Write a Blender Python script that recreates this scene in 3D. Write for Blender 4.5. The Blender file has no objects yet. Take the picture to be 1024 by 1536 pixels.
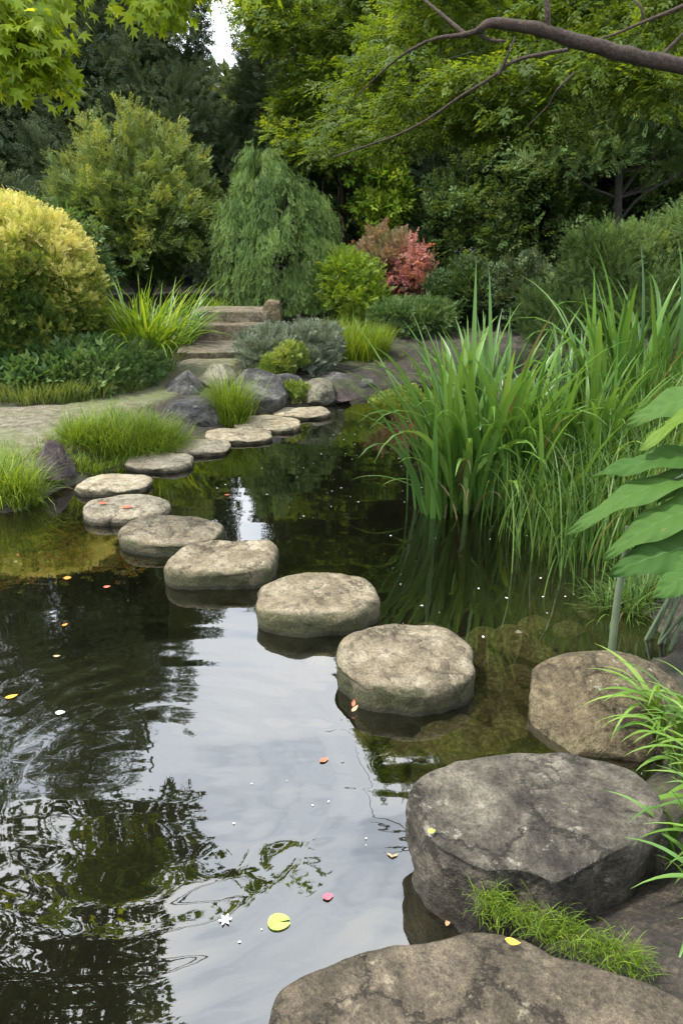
import bpy, bmesh, math, random
import numpy as np
from mathutils import Vector

R = math.radians
rng = np.random.default_rng(11)
random.seed(5)
scene = bpy.context.scene
COL = scene.collection

# ------------------------------------------------------------------ camera
PITCH = R(20.65); CAM_Z = 1.7; FPX = 1109.0
camd = bpy.data.cameras.new('camera'); cam = bpy.data.objects.new('camera', camd); COL.objects.link(cam)
camd.sensor_fit = 'VERTICAL'; camd.sensor_height = 36; camd.lens = 26; camd.clip_end = 2000; camd.clip_start = .02
cam.location = (0, 0, CAM_Z); cam.rotation_euler = (R(90) - PITCH, 0, 0)
scene.camera = cam


def ray(u, v):
    a = (u - 512) / FPX; b = -(v - 768) / FPX
    return np.array([a, b * math.sin(PITCH) + math.cos(PITCH), b * math.cos(PITCH) - math.sin(PITCH)])


def P(u, v, z=0.0):            # measured spot of the photograph on the level z
    d = ray(u, v); t = (z - CAM_Z) / d[2]
    return np.array([d[0] * t, d[1] * t, z])


def Q(u, v, y):                # measured spot of the photograph at the distance y
    d = ray(u, v); t = y / d[1]
    return np.array([d[0] * t, y, CAM_Z + d[2] * t])


# ------------------------------------------------------------------ noise
_perm = np.random.default_rng(3).permutation(256)
_g = np.array([[1,1,0],[-1,1,0],[1,-1,0],[-1,-1,0],[1,0,1],[-1,0,1],[1,0,-1],[-1,0,-1],[0,1,1],[0,-1,1],[0,1,-1],[0,-1,-1]], float)


def pnoise(p):
    i = np.floor(p).astype(int); f = p - i; w = f * f * f * (f * (f * 6 - 15) + 10)
    out = 0
    for dx in (0, 1):
        for dy in (0, 1):
            for dz in (0, 1):
                h = _perm[(_perm[(_perm[(i[:, 0] + dx) & 255] + i[:, 1] + dy) & 255] + i[:, 2] + dz) & 255]
                d = (_g[h % 12] * (f - [dx, dy, dz])).sum(1)
                out = out + d * (w[:, 0] if dx else 1 - w[:, 0]) * (w[:, 1] if dy else 1 - w[:, 1]) * (w[:, 2] if dz else 1 - w[:, 2])
    return out


def fbm(p, o=4, gain=.5):
    p = np.asarray(p, float); s = 0; a = 1.0
    for k in range(o):
        s = s + a * pnoise(p + 17.3 * k); p = p * 2.03; a *= gain
    return s


def sstep(t):
    t = np.clip(t, 0, 1); return t * t * (3 - 2 * t)


def unit(v):
    return v / np.maximum(np.linalg.norm(v, axis=-1, keepdims=True), 1e-9)


# ------------------------------------------------------------------ mesh building
def mesh(name, V, F, mat, tint=None, uv=None, smooth=True):
    me = bpy.data.meshes.new(name)
    if not isinstance(F, list):
        F = [F]
    F = [np.asarray(f, dtype=np.int32) for f in F if len(f)]
    V = np.asarray(V, dtype=np.float32)
    nl = sum(f.size for f in F); npoly = sum(len(f) for f in F)
    me.vertices.add(len(V)); me.vertices.foreach_set('co', V.ravel())
    me.loops.add(nl); me.loops.foreach_set('vertex_index', np.concatenate([f.ravel() for f in F]))
    tot = np.concatenate([np.full(len(f), f.shape[1], np.int32) for f in F])
    start = np.zeros(npoly, np.int32); start[1:] = np.cumsum(tot)[:-1]
    me.polygons.add(npoly); me.polygons.foreach_set('loop_start', start)
    me.polygons.foreach_set('use_smooth', np.full(npoly, smooth, bool))
    me.update(calc_edges=True)
    if tint is not None:
        me.attributes.new('tint', 'FLOAT', 'POINT').data.foreach_set('value', np.asarray(tint, np.float32))
    if uv is not None:
        me.attributes.new('leafuv', 'FLOAT_VECTOR', 'POINT').data.foreach_set('vector', np.asarray(uv, np.float32).ravel())
    me.materials.append(mat)
    return me


def obj(name, me, loc=(0, 0, 0), parent=None, label=None, cat=None, group=None, kind=None, rot=None):
    o = bpy.data.objects.new(name, me); COL.objects.link(o); o.location = [float(c) for c in loc]
    if rot is not None: o.rotation_euler = rot
    if parent is not None: o.parent = parent
    if label: o['label'] = label
    if cat: o['category'] = cat
    if group: o['group'] = group
    if kind: o['kind'] = kind
    return o


def thing(name, label, cat, loc=(0, 0, 0), group=None):
    return obj(name, None, loc, None, label, cat, group)


class Acc:                     # gathers pieces that make ONE mesh
    def __init__(s): s.V = []; s.F = {}; s.T = []; s.U = []; s.n = 0
    def add(s, V, F, T=None, U=None):
        for f in (F if isinstance(F, list) else [F]):
            f = np.asarray(f)
            s.F.setdefault(f.shape[1], []).append(f + s.n)
        s.V.append(V); s.n += len(V)
        s.T.append(np.full(len(V), .5) if T is None else (np.full(len(V), T) if np.isscalar(T) else T))
        s.U.append(np.zeros((len(V), 3)) if U is None else U)
    def mesh(s, name, mat, off=(0, 0, 0), smooth=True):
        return mesh(name, np.concatenate(s.V) - np.asarray(off), [np.concatenate(f) for f in s.F.values()], mat,
                    np.concatenate(s.T), np.concatenate(s.U), smooth)


def grid_faces(nu, nv, close=False):   # nu rows of nv verts; close wraps v
    i = np.arange(nu - 1)[:, None]; j = np.arange(nv if close else nv - 1)[None, :]; jn = (j + 1) % nv
    return np.stack([i * nv + j, i * nv + jn, (i + 1) * nv + jn, (i + 1) * nv + j], -1).reshape(-1, 4)


# ------------------------------------------------------------------ materials
def newmat(name):
    m = bpy.data.materials.new(name); m.use_nodes = True
    nt = m.node_tree; nt.nodes.clear()
    return m, nt, nt.nodes, nt.links


def nd(ns, t, **kw):
    n = ns.new(t)
    for k, v in kw.items():
        if k.startswith('i_'):
            key = k[2:]; n.inputs[int(key) if key.isdigit() else key.replace('_', ' ')].default_value = v
        else:
            setattr(n, k, v)
    return n


def ramp(ns, stops, interp='LINEAR'):
    r = ns.new('ShaderNodeValToRGB'); cr = r.color_ramp; cr.interpolation = interp
    while len(cr.elements) < len(stops): cr.elements.new(.5)
    for e, (p, c) in zip(cr.elements, stops):
        e.position = p; e.color = (*c, 1) if len(c) == 3 else c
    return r


def foliage_mat(name, cols, trans=.35, rough=.5, spec=.3, yellow=1.25, vein=0):
    m, nt, ns, ln = newmat(name)
    out = nd(ns, 'ShaderNodeOutputMaterial'); at = nd(ns, 'ShaderNodeAttribute', attribute_name='tint')
    n = len(cols); r = ramp(ns, [c if len(c) == 2 else (i / (n - 1), c) for i, c in enumerate(cols)])
    ln.new(at.outputs['Fac'], r.inputs[0]); colout = r.outputs[0]
    if vein:
        ua = nd(ns, 'ShaderNodeAttribute', attribute_name='leafuv')
        w = nd(ns, 'ShaderNodeTexWave', wave_type='BANDS', bands_direction='X', i_Scale=float(vein), i_Distortion=1.2, i_Detail=2.0)
        ln.new(ua.outputs['Vector'], w.inputs['Vector'])
        rr = ramp(ns, [(0, (.72, .74, .72)), (.75, (1, 1, 1)), (.95, (1.1, 1.1, 1.05)), (1, (1.7, 1.6, 1.5))]); ln.new(w.outputs['Fac'], rr.inputs[0])
        mx = nd(ns, 'ShaderNodeMix', data_type='RGBA', blend_type='MULTIPLY'); mx.inputs[0].default_value = .7
        ln.new(colout, mx.inputs[6]); ln.new(rr.outputs[0], mx.inputs[7]); colout = mx.outputs[2]
        sy = nd(ns, 'ShaderNodeSeparateXYZ'); ln.new(ua.outputs['Vector'], sy.inputs[0]); ab = nd(ns, 'ShaderNodeMath', operation='ABSOLUTE'); ln.new(sy.outputs[1], ab.inputs[0])
        mr = ramp(ns, [(0, (.8, .8, .8)), (.015, (.6, .6, .6)), (.035, (0, 0, 0))]); ln.new(ab.outputs[0], mr.inputs[0])
        m2 = nd(ns, 'ShaderNodeMix', data_type='RGBA'); m2.inputs[7].default_value = (.075, .14, .045, 1); ln.new(mr.outputs[0], m2.inputs[0]); ln.new(colout, m2.inputs[6]); colout = m2.outputs[2]
        tcn = nd(ns, 'ShaderNodeTexCoord'); bn = nd(ns, 'ShaderNodeTexNoise', i_Scale=26.0, i_Detail=5.0); ln.new(tcn.outputs['Object'], bn.inputs['Vector'])
        br_ = ramp(ns, [(.68, (0, 0, 0)), (.74, (.8, .8, .8))]); ln.new(bn.outputs[0], br_.inputs[0])
        m5 = nd(ns, 'ShaderNodeMix', data_type='RGBA'); m5.inputs[7].default_value = (.13, .11, .04, 1); ln.new(br_.outputs[0], m5.inputs[0]); ln.new(colout, m5.inputs[6]); colout = m5.outputs[2]
    b = nd(ns, 'ShaderNodeBsdfPrincipled', i_Roughness=rough); b.inputs['Specular IOR Level'].default_value = spec
    t = nd(ns, 'ShaderNodeBsdfTranslucent')
    br = nd(ns, 'ShaderNodeMix', data_type='RGBA', blend_type='MULTIPLY'); br.inputs[0].default_value = 1
    br.inputs[7].default_value = (1.35 * yellow, 1.4, .7, 1)
    mix = nd(ns, 'ShaderNodeMixShader'); mix.inputs[0].default_value = trans
    ln.new(colout, b.inputs['Base Color']); ln.new(colout, br.inputs[6]); ln.new(br.outputs[2], t.inputs['Color'])
    if vein:
        bu = nd(ns, 'ShaderNodeBump', i_Strength=.2, i_Distance=.008)
        ln.new(w.outputs['Fac'], bu.inputs['Height']); ln.new(bu.outputs[0], b.inputs['Normal'])
    ln.new(b.outputs[0], mix.inputs[1]); ln.new(t.outputs[0], mix.inputs[2]); ln.new(mix.outputs[0], out.inputs[0])
    return m


def stone_mat(name, dark, mid, light, scale=6.0, moss_shade=.5, moss_shade_z=.08, moss_shade_c=(.035, .042, .012), lichen=.25, bump=1.0, lich_c=(.5, .48, .4), contrast=1.0, crack=.5):
    m, nt, ns, ln = newmat(name)
    out = nd(ns, 'ShaderNodeOutputMaterial'); tc = nd(ns, 'ShaderNodeTexCoord')
    oi = nd(ns, 'ShaderNodeObjectInfo')
    off = nd(ns, 'ShaderNodeVectorMath', operation='MULTIPLY_ADD'); off.inputs[1].default_value = (1, 1, 1)
    ro = nd(ns, 'ShaderNodeVectorMath', operation='SCALE'); ro.inputs[3].default_value = .37
    ln.new(oi.outputs['Location'], ro.inputs[0])
    ln.new(tc.outputs['Object'], off.inputs[0]); ln.new(ro.outputs[0], off.inputs[2]); vec = off.outputs[0]
    def noise(s, d, r=.6, dist=0.0):
        n = nd(ns, 'ShaderNodeTexNoise', i_Scale=s, i_Detail=d, i_Roughness=r, i_Distortion=dist); ln.new(vec, n.inputs['Vector']); return n
    def mix(a, b, fac, mode='MIX'):
        x = nd(ns, 'ShaderNodeMix', data_type='RGBA', blend_type=mode)
        for s, i in ((a, 6), (b, 7), (fac, 0)):
            if hasattr(s, 'is_output'): ln.new(s, x.inputs[i])
            else: x.inputs[i].default_value = s
        return x.outputs[2]
    n1 = noise(scale, 8, .62, .4); n2 = noise(scale * 4, 6, .7); n3 = noise(scale * 28, 3, .75); n4 = noise(scale * .6, 3, .5)
    c = ramp(ns, [(.5 - .2 / contrast, dark), (.5, mid), (.5 + .2 / contrast, light)]); ln.new(n1.outputs[0], c.inputs[0]); col = c.outputs[0]
    sp = ramp(ns, [(.3, (.45, .45, .45)), (.5, (.95, .95, .95)), (.72, (1.5, 1.48, 1.42))]); ln.new(n3.outputs[0], sp.inputs[0])
    col = mix(col, sp.outputs[0], .75, 'MULTIPLY')
    pat = ramp(ns, [(.3, (.42, .4, .37)), (.5, (1, 1, 1)), (.75, (1.35, 1.3, 1.2))]); ln.new(n2.outputs[0], pat.inputs[0])
    col = mix(col, pat.outputs[0], .8, 'MULTIPLY')
    n5 = noise(scale * 11, 4, .75); gr = ramp(ns, [(.32, (.4, .4, .39)), (.5, (1, 1, 1)), (.7, (1.45, 1.42, 1.36))]); ln.new(n5.outputs[0], gr.inputs[0]); col = mix(col, gr.outputs[0], .7, 'MULTIPLY')
    if lichen:
        lr = ramp(ns, [(.62 - .06 * lichen, (0, 0, 0)), (.70, (.7, .7, .7))]); ln.new(n2.outputs[0], lr.inputs[0])
        l4 = ramp(ns, [(.48, (0, 0, 0)), (.6, (1, 1, 1))]); ln.new(n4.outputs[0], l4.inputs[0])
        lf = mix(lr.outputs[0], l4.outputs[0], 1.0, 'MULTIPLY'); col = mix(col, (*lich_c, 1), lf)
    if crack:
        dv = nd(ns, 'ShaderNodeVectorMath', operation='MULTIPLY_ADD'); dv.inputs[1].default_value = (.16, .16, .16); ln.new(n2.outputs['Color'], dv.inputs[0]); ln.new(vec, dv.inputs[2])
        vo = nd(ns, 'ShaderNodeTexVoronoi', feature='DISTANCE_TO_EDGE', i_Scale=scale * .75); ln.new(dv.outputs[0], vo.inputs['Vector'])
        cr = ramp(ns, [(0, (1, 1, 1)), (.012, (.6, .6, .6)), (.035, (0, 0, 0))]); ln.new(vo.outputs['Distance'], cr.inputs[0])
        cm = ramp(ns, [(.45, (0, 0, 0)), (.58, (1, 1, 1))]); ln.new(n4.outputs[0], cm.inputs[0])
        cf = nd(ns, 'ShaderNodeMath', operation='MULTIPLY'); ln.new(cr.outputs[0], cf.inputs[0]); ln.new(cm.outputs[0], cf.inputs[1])
        cg = nd(ns, 'ShaderNodeMath', operation='MULTIPLY'); ln.new(cf.outputs[0], cg.inputs[0]); cg.inputs[1].default_value = crack
        col = mix(col, tuple(x * .45 for x in dark) + (1,), cg.outputs[0])
    if moss_shade:   # algae coat up the flanks; on pale stones it also paints their shaded sides
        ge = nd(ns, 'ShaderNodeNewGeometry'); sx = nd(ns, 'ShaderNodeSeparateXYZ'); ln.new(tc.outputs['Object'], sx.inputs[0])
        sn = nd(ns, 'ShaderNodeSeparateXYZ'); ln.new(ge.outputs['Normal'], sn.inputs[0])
        a = nd(ns, 'ShaderNodeMath', operation='MULTIPLY_ADD'); a.inputs[1].default_value = .5; ln.new(n1.outputs[0], a.inputs[0]); a.inputs[2].default_value = moss_shade_z - .25
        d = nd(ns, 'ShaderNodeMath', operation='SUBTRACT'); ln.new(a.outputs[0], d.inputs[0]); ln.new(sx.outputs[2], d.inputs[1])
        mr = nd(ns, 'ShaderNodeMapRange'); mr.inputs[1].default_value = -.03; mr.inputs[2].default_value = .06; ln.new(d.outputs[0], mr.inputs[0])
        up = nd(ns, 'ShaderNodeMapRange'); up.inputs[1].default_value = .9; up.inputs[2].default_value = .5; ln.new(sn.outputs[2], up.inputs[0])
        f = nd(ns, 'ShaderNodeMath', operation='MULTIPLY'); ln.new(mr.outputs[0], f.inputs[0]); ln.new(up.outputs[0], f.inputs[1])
        g = nd(ns, 'ShaderNodeMath', operation='MULTIPLY'); ln.new(f.outputs[0], g.inputs[0]); g.inputs[1].default_value = moss_shade
        mc = ramp(ns, [(.35, tuple(x * .55 for x in moss_shade_c)), (.65, tuple(x * 1.8 for x in moss_shade_c))]); ln.new(n3.outputs[0], mc.inputs[0])
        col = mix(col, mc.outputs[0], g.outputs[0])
    rv = ramp(ns, [(0, (.82, .82, .84)), (1, (1.12, 1.09, 1.03))]); ln.new(oi.outputs['Random'], rv.inputs[0]); col = mix(col, rv.outputs[0], 1.0, 'MULTIPLY')
    if moss_shade:   # wet tide line
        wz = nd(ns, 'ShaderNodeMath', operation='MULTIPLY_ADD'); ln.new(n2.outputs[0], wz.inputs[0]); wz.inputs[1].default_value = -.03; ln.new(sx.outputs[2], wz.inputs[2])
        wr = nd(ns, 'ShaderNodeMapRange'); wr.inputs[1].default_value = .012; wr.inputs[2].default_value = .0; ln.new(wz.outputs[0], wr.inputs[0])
        wm = nd(ns, 'ShaderNodeMath', operation='MULTIPLY'); wm.inputs[1].default_value = .7 if moss_shade > .7 else 0; ln.new(wr.outputs[0], wm.inputs[0]); col = mix(col, (.02, .018, .012, 1), wm.outputs[0])
    b = nd(ns, 'ShaderNodeBsdfPrincipled', i_Roughness=.85); b.inputs['Specular IOR Level'].default_value = .25
    ln.new(col, b.inputs['Base Color'])
    h = nd(ns, 'ShaderNodeMath', operation='MULTIPLY_ADD'); ln.new(n2.outputs[0], h.inputs[0]); h.inputs[1].default_value = 1.6; ln.new(n5.outputs[0], h.inputs[2])
    if crack:
        h2 = nd(ns, 'ShaderNodeMath', operation='MULTIPLY_ADD'); ln.new(cg.outputs[0], h2.inputs[0]); h2.inputs[1].default_value = -1.2; ln.new(h.outputs[0], h2.inputs[2]); h = h2
    bu = nd(ns, 'ShaderNodeBump', i_Strength=.9 * bump, i_Distance=.014); ln.new(h.outputs[0], bu.inputs['Height']); ln.new(bu.outputs[0], b.inputs['Normal'])
    ln.new(b.outputs[0], out.inputs[0])
    return m


def simple_mat(name, c1, c2, scale=20., rough=.7, bump=.3, trans=0):
    m, nt, ns, ln = newmat(name)
    out = nd(ns, 'ShaderNodeOutputMaterial'); tc = nd(ns, 'ShaderNodeTexCoord')
    n = nd(ns, 'ShaderNodeTexNoise', i_Scale=scale, i_Detail=6., i_Roughness=.65); ln.new(tc.outputs['Object'], n.inputs['Vector'])
    r = ramp(ns, [(.32, c1), (.68, c2)]); ln.new(n.outputs[0], r.inputs[0])
    b = nd(ns, 'ShaderNodeBsdfPrincipled', i_Roughness=rough); ln.new(r.outputs[0], b.inputs['Base Color'])
    bu = nd(ns, 'ShaderNodeBump', i_Strength=bump, i_Distance=.02); ln.new(n.outputs[0], bu.inputs['Height']); ln.new(bu.outputs[0], b.inputs['Normal'])
    if trans:
        t = nd(ns, 'ShaderNodeBsdfTranslucent'); ln.new(r.outputs[0], t.inputs[0]); mx = nd(ns, 'ShaderNodeMixShader'); mx.inputs[0].default_value = trans
        ln.new(b.outputs[0], mx.inputs[1]); ln.new(t.outputs[0], mx.inputs[2]); ln.new(mx.outputs[0], out.inputs[0])
    else:
        ln.new(b.outputs[0], out.inputs[0])
    return m


# ------------------------------------------------------------------ world and sun
SUN_EL, SUN_AZ = R(60), R(-105)     # azimuth measured from +Y towards +X
def build_world():
    w = bpy.data.worlds.new('World'); scene.world = w; w.use_nodes = True
    ns = w.node_tree.nodes; ln = w.node_tree.links; ns.clear()
    out = nd(ns, 'ShaderNodeOutputWorld'); bg = nd(ns, 'ShaderNodeBackground'); bg.inputs[1].default_value = .1
    sky = nd(ns, 'ShaderNodeTexSky', sky_type='NISHITA', sun_disc=False); sky.sun_elevation = SUN_EL; sky.sun_rotation = SUN_AZ
    sky.air_density = 1.0; sky.dust_density = 2.0
    tc = nd(ns, 'ShaderNodeTexCoord'); mp = nd(ns, 'ShaderNodeMapping'); mp.inputs['Scale'].default_value = (1.0, 1.0, 2.6)
    ln.new(tc.outputs['Generated'], mp.inputs[0])
    n = nd(ns, 'ShaderNodeTexNoise', i_Scale=2.1, i_Detail=7., i_Roughness=.55, i_Distortion=.3); ln.new(mp.outputs[0], n.inputs['Vector'])
    fac = ramp(ns, [(.34, (.55, .55, .55)), (.52, (.95, .95, .95)), (.7, (1, 1, 1))]); ln.new(n.outputs[0], fac.inputs[0])
    cc = ramp(ns, [(.3, (.55, .63, .76)), (.5, (.78, .84, .92)), (.68, (1, 1, .99))]); ln.new(n.outputs[0], cc.inputs[0])
    sc = nd(ns, 'ShaderNodeVectorMath', operation='SCALE'); sc.inputs[3].default_value = CLOUD; ln.new(cc.outputs[0], sc.inputs[0])
    mx = nd(ns, 'ShaderNodeMix', data_type='RGBA'); ln.new(fac.outputs[0], mx.inputs[0]); ln.new(sky.outputs[0], mx.inputs[6]); ln.new(sc.outputs[0], mx.inputs[7])
    ln.new(mx.outputs[2], bg.inputs[0]); ln.new(bg.outputs[0], out.inputs[0])
    sd = bpy.data.lights.new('sun', 'SUN'); sd.energy = SUN; sd.angle = R(5); sd.color = (1, .95, .86)
    so = bpy.data.objects.new('sun', sd); COL.objects.link(so); so.location = (-8, -2, 12)
    d = Vector((math.sin(SUN_AZ) * math.cos(SUN_EL), math.cos(SUN_AZ) * math.cos(SUN_EL), math.sin(SUN_EL)))
    so.rotation_euler = d.to_track_quat('Z', 'Y').to_euler()
CLOUD = 20.0; SUN = 3.6
build_world()
scene.view_settings.view_transform = 'Standard'; scene.view_settings.look = 'None'
scene.view_settings.exposure = 1.0; scene.view_settings.gamma = 1
scene.render.engine = 'CYCLES'; cy = scene.cycles
cy.use_denoising = True; cy.max_bounces = 7; cy.diffuse_bounces = 3; cy.glossy_bounces = 3; cy.transmission_bounces = 4; cy.transparent_max_bounces = 12
cy.caustics_reflective = False; cy.caustics_refractive = False

# ------------------------------------------------------------------ terrain
POND = np.array([P(u, v)[:2] for u, v in ((860, 1370), (760, 1440), (620, 1500), (430, 1600))] + [np.array(p) for p in ((-.6, .7), (-1.5, .3), (-4, .2), (-6, 1.5), (-6.2, 3.6))] +
    [P(u, v)[:2] for u, v in ((-250, 800), (-60, 778), (30, 764), (90, 735), (150, 712), (200, 692), (290, 657), (350, 634), (430, 613), (500, 606), (560, 592), (590, 577), (640, 570),
     (690, 600), (760, 640), (850, 715), (905, 800), (945, 880), (985, 930), (1000, 1000), (985, 1090), (965, 1180), (930, 1280))])


def pond_sdf(x, y):
    p = np.stack([np.ravel(x), np.ravel(y)], 1); n = len(POND); dmin = np.full(len(p), 1e9); ins = np.zeros(len(p), bool)
    for i in range(n):
        a = POND[i]; b = POND[(i + 1) % n]; e = b - a; w = p - a
        t = np.clip((w @ e) / (e @ e), 0, 1); dmin = np.minimum(dmin, ((w - t[:, None] * e) ** 2).sum(1))
        c = ((a[1] > p[:, 1]) != (b[1] > p[:, 1])) & (p[:, 0] < (b[0] - a[0]) * (p[:, 1] - a[1]) / (b[1] - a[1] + 1e-12) + a[0])
        ins ^= c
    d = np.sqrt(dmin); return np.where(ins, -d, d).reshape(np.shape(x))


def ground_z(x, y, rough=True):
    x = np.asarray(x, float); y = np.asarray(y, float); d = pond_sdf(x, y)
    p3 = np.stack([x.ravel(), y.ravel(), np.zeros(x.size)], 1)
    wob = (fbm(p3 * 2.2, 3) * .12).reshape(x.shape); d = d + wob * np.exp(-np.abs(d))
    shelf = 1 - .74 * sstep((x + .05) / .5) * sstep((3.6 - y) / .8)
    zi = -.015 - .5 * shelf * sstep(-d / (.9 + .9 * (1 - shelf)))
    zo = .0 + .15 * sstep((d + .05) / .4) + .07 * sstep((d - .4) / 1.6) + .42 * sstep((y - 9.6) / 3.5) + .5 * sstep((y - 15) / 15)
    z = np.where(d < 0, np.minimum(zi, zo), zo)
    if rough:
        z = z + (fbm(p3 * 5.0, 3) * .022).reshape(x.shape) * np.where(d < 0, .8, 1)
    return z


def gz(x, y):
    return float(ground_z(np.array([x]), np.array([y]), False)[0])


# gravel path as measured: far and near edge, paired
PFAR = [P(u, v, .22)[:2] for u, v in ((-420, 640), (-180, 626), (0, 609), (100, 601), (165, 589), (225, 570), (258, 552), (272, 541))]
PNEAR = [P(u, v, .2)[:2] for u, v in ((-420, 760), (-180, 735), (0, 690), (70, 664), (130, 640), (215, 606), (290, 580), (372, 541))]


def lerp_poly(pts, n):
    pts = np.array(pts); t = np.linspace(0, len(pts) - 1, n); i = np.minimum(t.astype(int), len(pts) - 2); f = (t - i)[:, None]
    return pts[i] * (1 - f) + pts[i + 1] * f


def in_poly(px, py, poly):
    ins = np.zeros(px.shape, bool); n = len(poly)
    for i in range(n):
        a = poly[i]; b = poly[(i + 1) % n]
        ins ^= ((a[1] > py) != (b[1] > py)) & (px < (b[0] - a[0]) * (py - a[1]) / (b[1] - a[1] + 1e-12) + a[0])
    return ins


PATH_POLY = np.array(PFAR + PNEAR[::-1])


def build_ground():
    xs = np.concatenate([[-400, -150, -60, -30, -18], np.linspace(-12, -5.2, 40), np.linspace(-5, 4, 190), np.linspace(4.3, 12, 36), [18, 30, 60, 150, 400]])
    ys = np.concatenate([[-300, -80, -20, -6], np.linspace(-3, .2, 20), np.linspace(.25, 13, 270), np.linspace(13.3, 30, 50), [36, 50, 90, 180, 500]])
    X, Y = np.meshgrid(xs, ys); Z = ground_z(X, Y); Z = Z - .035 * in_poly(X, Y, PATH_POLY)
    me = mesh('ground', np.stack([X, Y, Z], -1).reshape(-1, 3), grid_faces(len(ys), len(xs)), M['ground'])
    obj('ground', me, kind='structure')
    n, k = 90, 26
    A = lerp_poly(PFAR, n); B = lerp_poly(PNEAR, n); t = np.linspace(0, 1, k)[None, :, None]
    G = A[:, None] * (1 - t) + B[:, None] * t
    Z = ground_z(G[..., 0], G[..., 1], False); edge = np.minimum(t[0, :, 0], 1 - t[0, :, 0])[None]
    p3 = np.concatenate([G.reshape(-1, 2), np.zeros((n * k, 1))], 1)
    Z = Z + .018 * sstep(edge / .12) - .05 * (edge < .01) + (fbm(p3 * 7, 3) * .008).reshape(n, k)
    obj('gravel_path', mesh('gravel_path', np.concatenate([G, Z[..., None]], -1).reshape(-1, 3), grid_faces(n, k), M['path']), kind='structure')
    x = np.array([-9, 5.]); y = np.array([-1.2, 11.]); X, Y = np.meshgrid(x, y)
    obj('pond_water', mesh('pond_water', np.stack([X, Y, X * 0], -1).reshape(-1, 3), grid_faces(2, 2), M['water']), kind='structure')


M = {}
def ground_mat():
    m, nt, ns, ln = newmat('soil'); out = nd(ns, 'ShaderNodeOutputMaterial'); g = nd(ns, 'ShaderNodeNewGeometry')
    def noise(s, d, r=.6):
        n = nd(ns, 'ShaderNodeTexNoise', i_Scale=s, i_Detail=d, i_Roughness=r); ln.new(g.outputs['Position'], n.inputs['Vector']); return n
    n1 = noise(1.3, 5); n2 = noise(9, 6, .7); n3 = noise(60, 3, .7)
    soil = ramp(ns, [(.3, (.01, .008, .006)), (.5, (.03, .024, .017)), (.7, (.07, .056, .04))]); ln.new(n2.outputs[0], soil.inputs[0])
    bits = ramp(ns, [(.35, (.4, .4, .4)), (.55, (1, 1, 1)), (.75, (2.4, 2.2, 1.9))]); ln.new(n3.outputs[0], bits.inputs[0])
    mm = nd(ns, 'ShaderNodeMix', data_type='RGBA', blend_type='MULTIPLY'); mm.inputs[0].default_value = .9; ln.new(soil.outputs[0], mm.inputs[6]); ln.new(bits.outputs[0], mm.inputs[7])
    grn = ramp(ns, [(.35, (.02, .035, .008)), (.7, (.075, .1, .025))]); ln.new(n2.outputs[0], grn.inputs[0])
    gf = ramp(ns, [(.5, (0, 0, 0)), (.64, (.75, .75, .75))]); ln.new(n1.outputs[0], gf.inputs[0])
    m2 = nd(ns, 'ShaderNodeMix', data_type='RGBA'); ln.new(gf.outputs[0], m2.inputs[0]); ln.new(mm.outputs[2], m2.inputs[6]); ln.new(grn.outputs[0], m2.inputs[7])
    vo = nd(ns, 'ShaderNodeTexVoronoi', i_Scale=7.0); ln.new(g.outputs['Position'], vo.inputs['Vector'])
    bed = ramp(ns, [(.25, (.014, .012, .007)), (.5, (.034, .028, .016)), (.72, (.07, .056, .032))]); ln.new(n2.outputs[0], bed.inputs[0])
    bv = ramp(ns, [(0, (1.25, 1.2, 1.1)), (.5, (.9, .9, .9)), (.75, (.35, .35, .35))]); ln.new(vo.outputs['Distance'], bv.inputs[0])
    mb = nd(ns, 'ShaderNodeMix', data_type='RGBA', blend_type='MULTIPLY'); mb.inputs[0].default_value = .8; ln.new(bed.outputs[0], mb.inputs[6]); ln.new(bv.outputs[0], mb.inputs[7])
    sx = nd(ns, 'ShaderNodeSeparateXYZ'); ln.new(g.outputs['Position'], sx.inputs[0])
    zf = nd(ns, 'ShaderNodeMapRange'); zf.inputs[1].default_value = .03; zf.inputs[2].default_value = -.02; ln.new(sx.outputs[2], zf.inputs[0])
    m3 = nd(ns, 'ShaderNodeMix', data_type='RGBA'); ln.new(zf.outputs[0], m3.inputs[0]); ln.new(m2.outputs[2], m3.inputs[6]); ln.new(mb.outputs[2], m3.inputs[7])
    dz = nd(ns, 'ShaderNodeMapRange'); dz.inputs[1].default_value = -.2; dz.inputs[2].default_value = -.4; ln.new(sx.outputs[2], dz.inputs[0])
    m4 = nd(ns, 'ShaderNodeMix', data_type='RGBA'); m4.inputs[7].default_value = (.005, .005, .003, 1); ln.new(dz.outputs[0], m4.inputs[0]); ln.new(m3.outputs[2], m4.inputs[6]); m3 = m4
    b = nd(ns, 'ShaderNodeBsdfPrincipled', i_Roughness=.9); ln.new(m3.outputs[2], b.inputs['Base Color'])
    bu = nd(ns, 'ShaderNodeBump', i_Strength=.8, i_Distance=.02); h = nd(ns, 'ShaderNodeMath', operation='ADD'); ln.new(n2.outputs[0], h.inputs[0]); ln.new(n3.outputs[0], h.inputs[1])
    ln.new(h.outputs[0], bu.inputs['Height']); ln.new(bu.outputs[0], b.inputs['Normal']); ln.new(b.outputs[0], out.inputs[0]); return m


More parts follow.
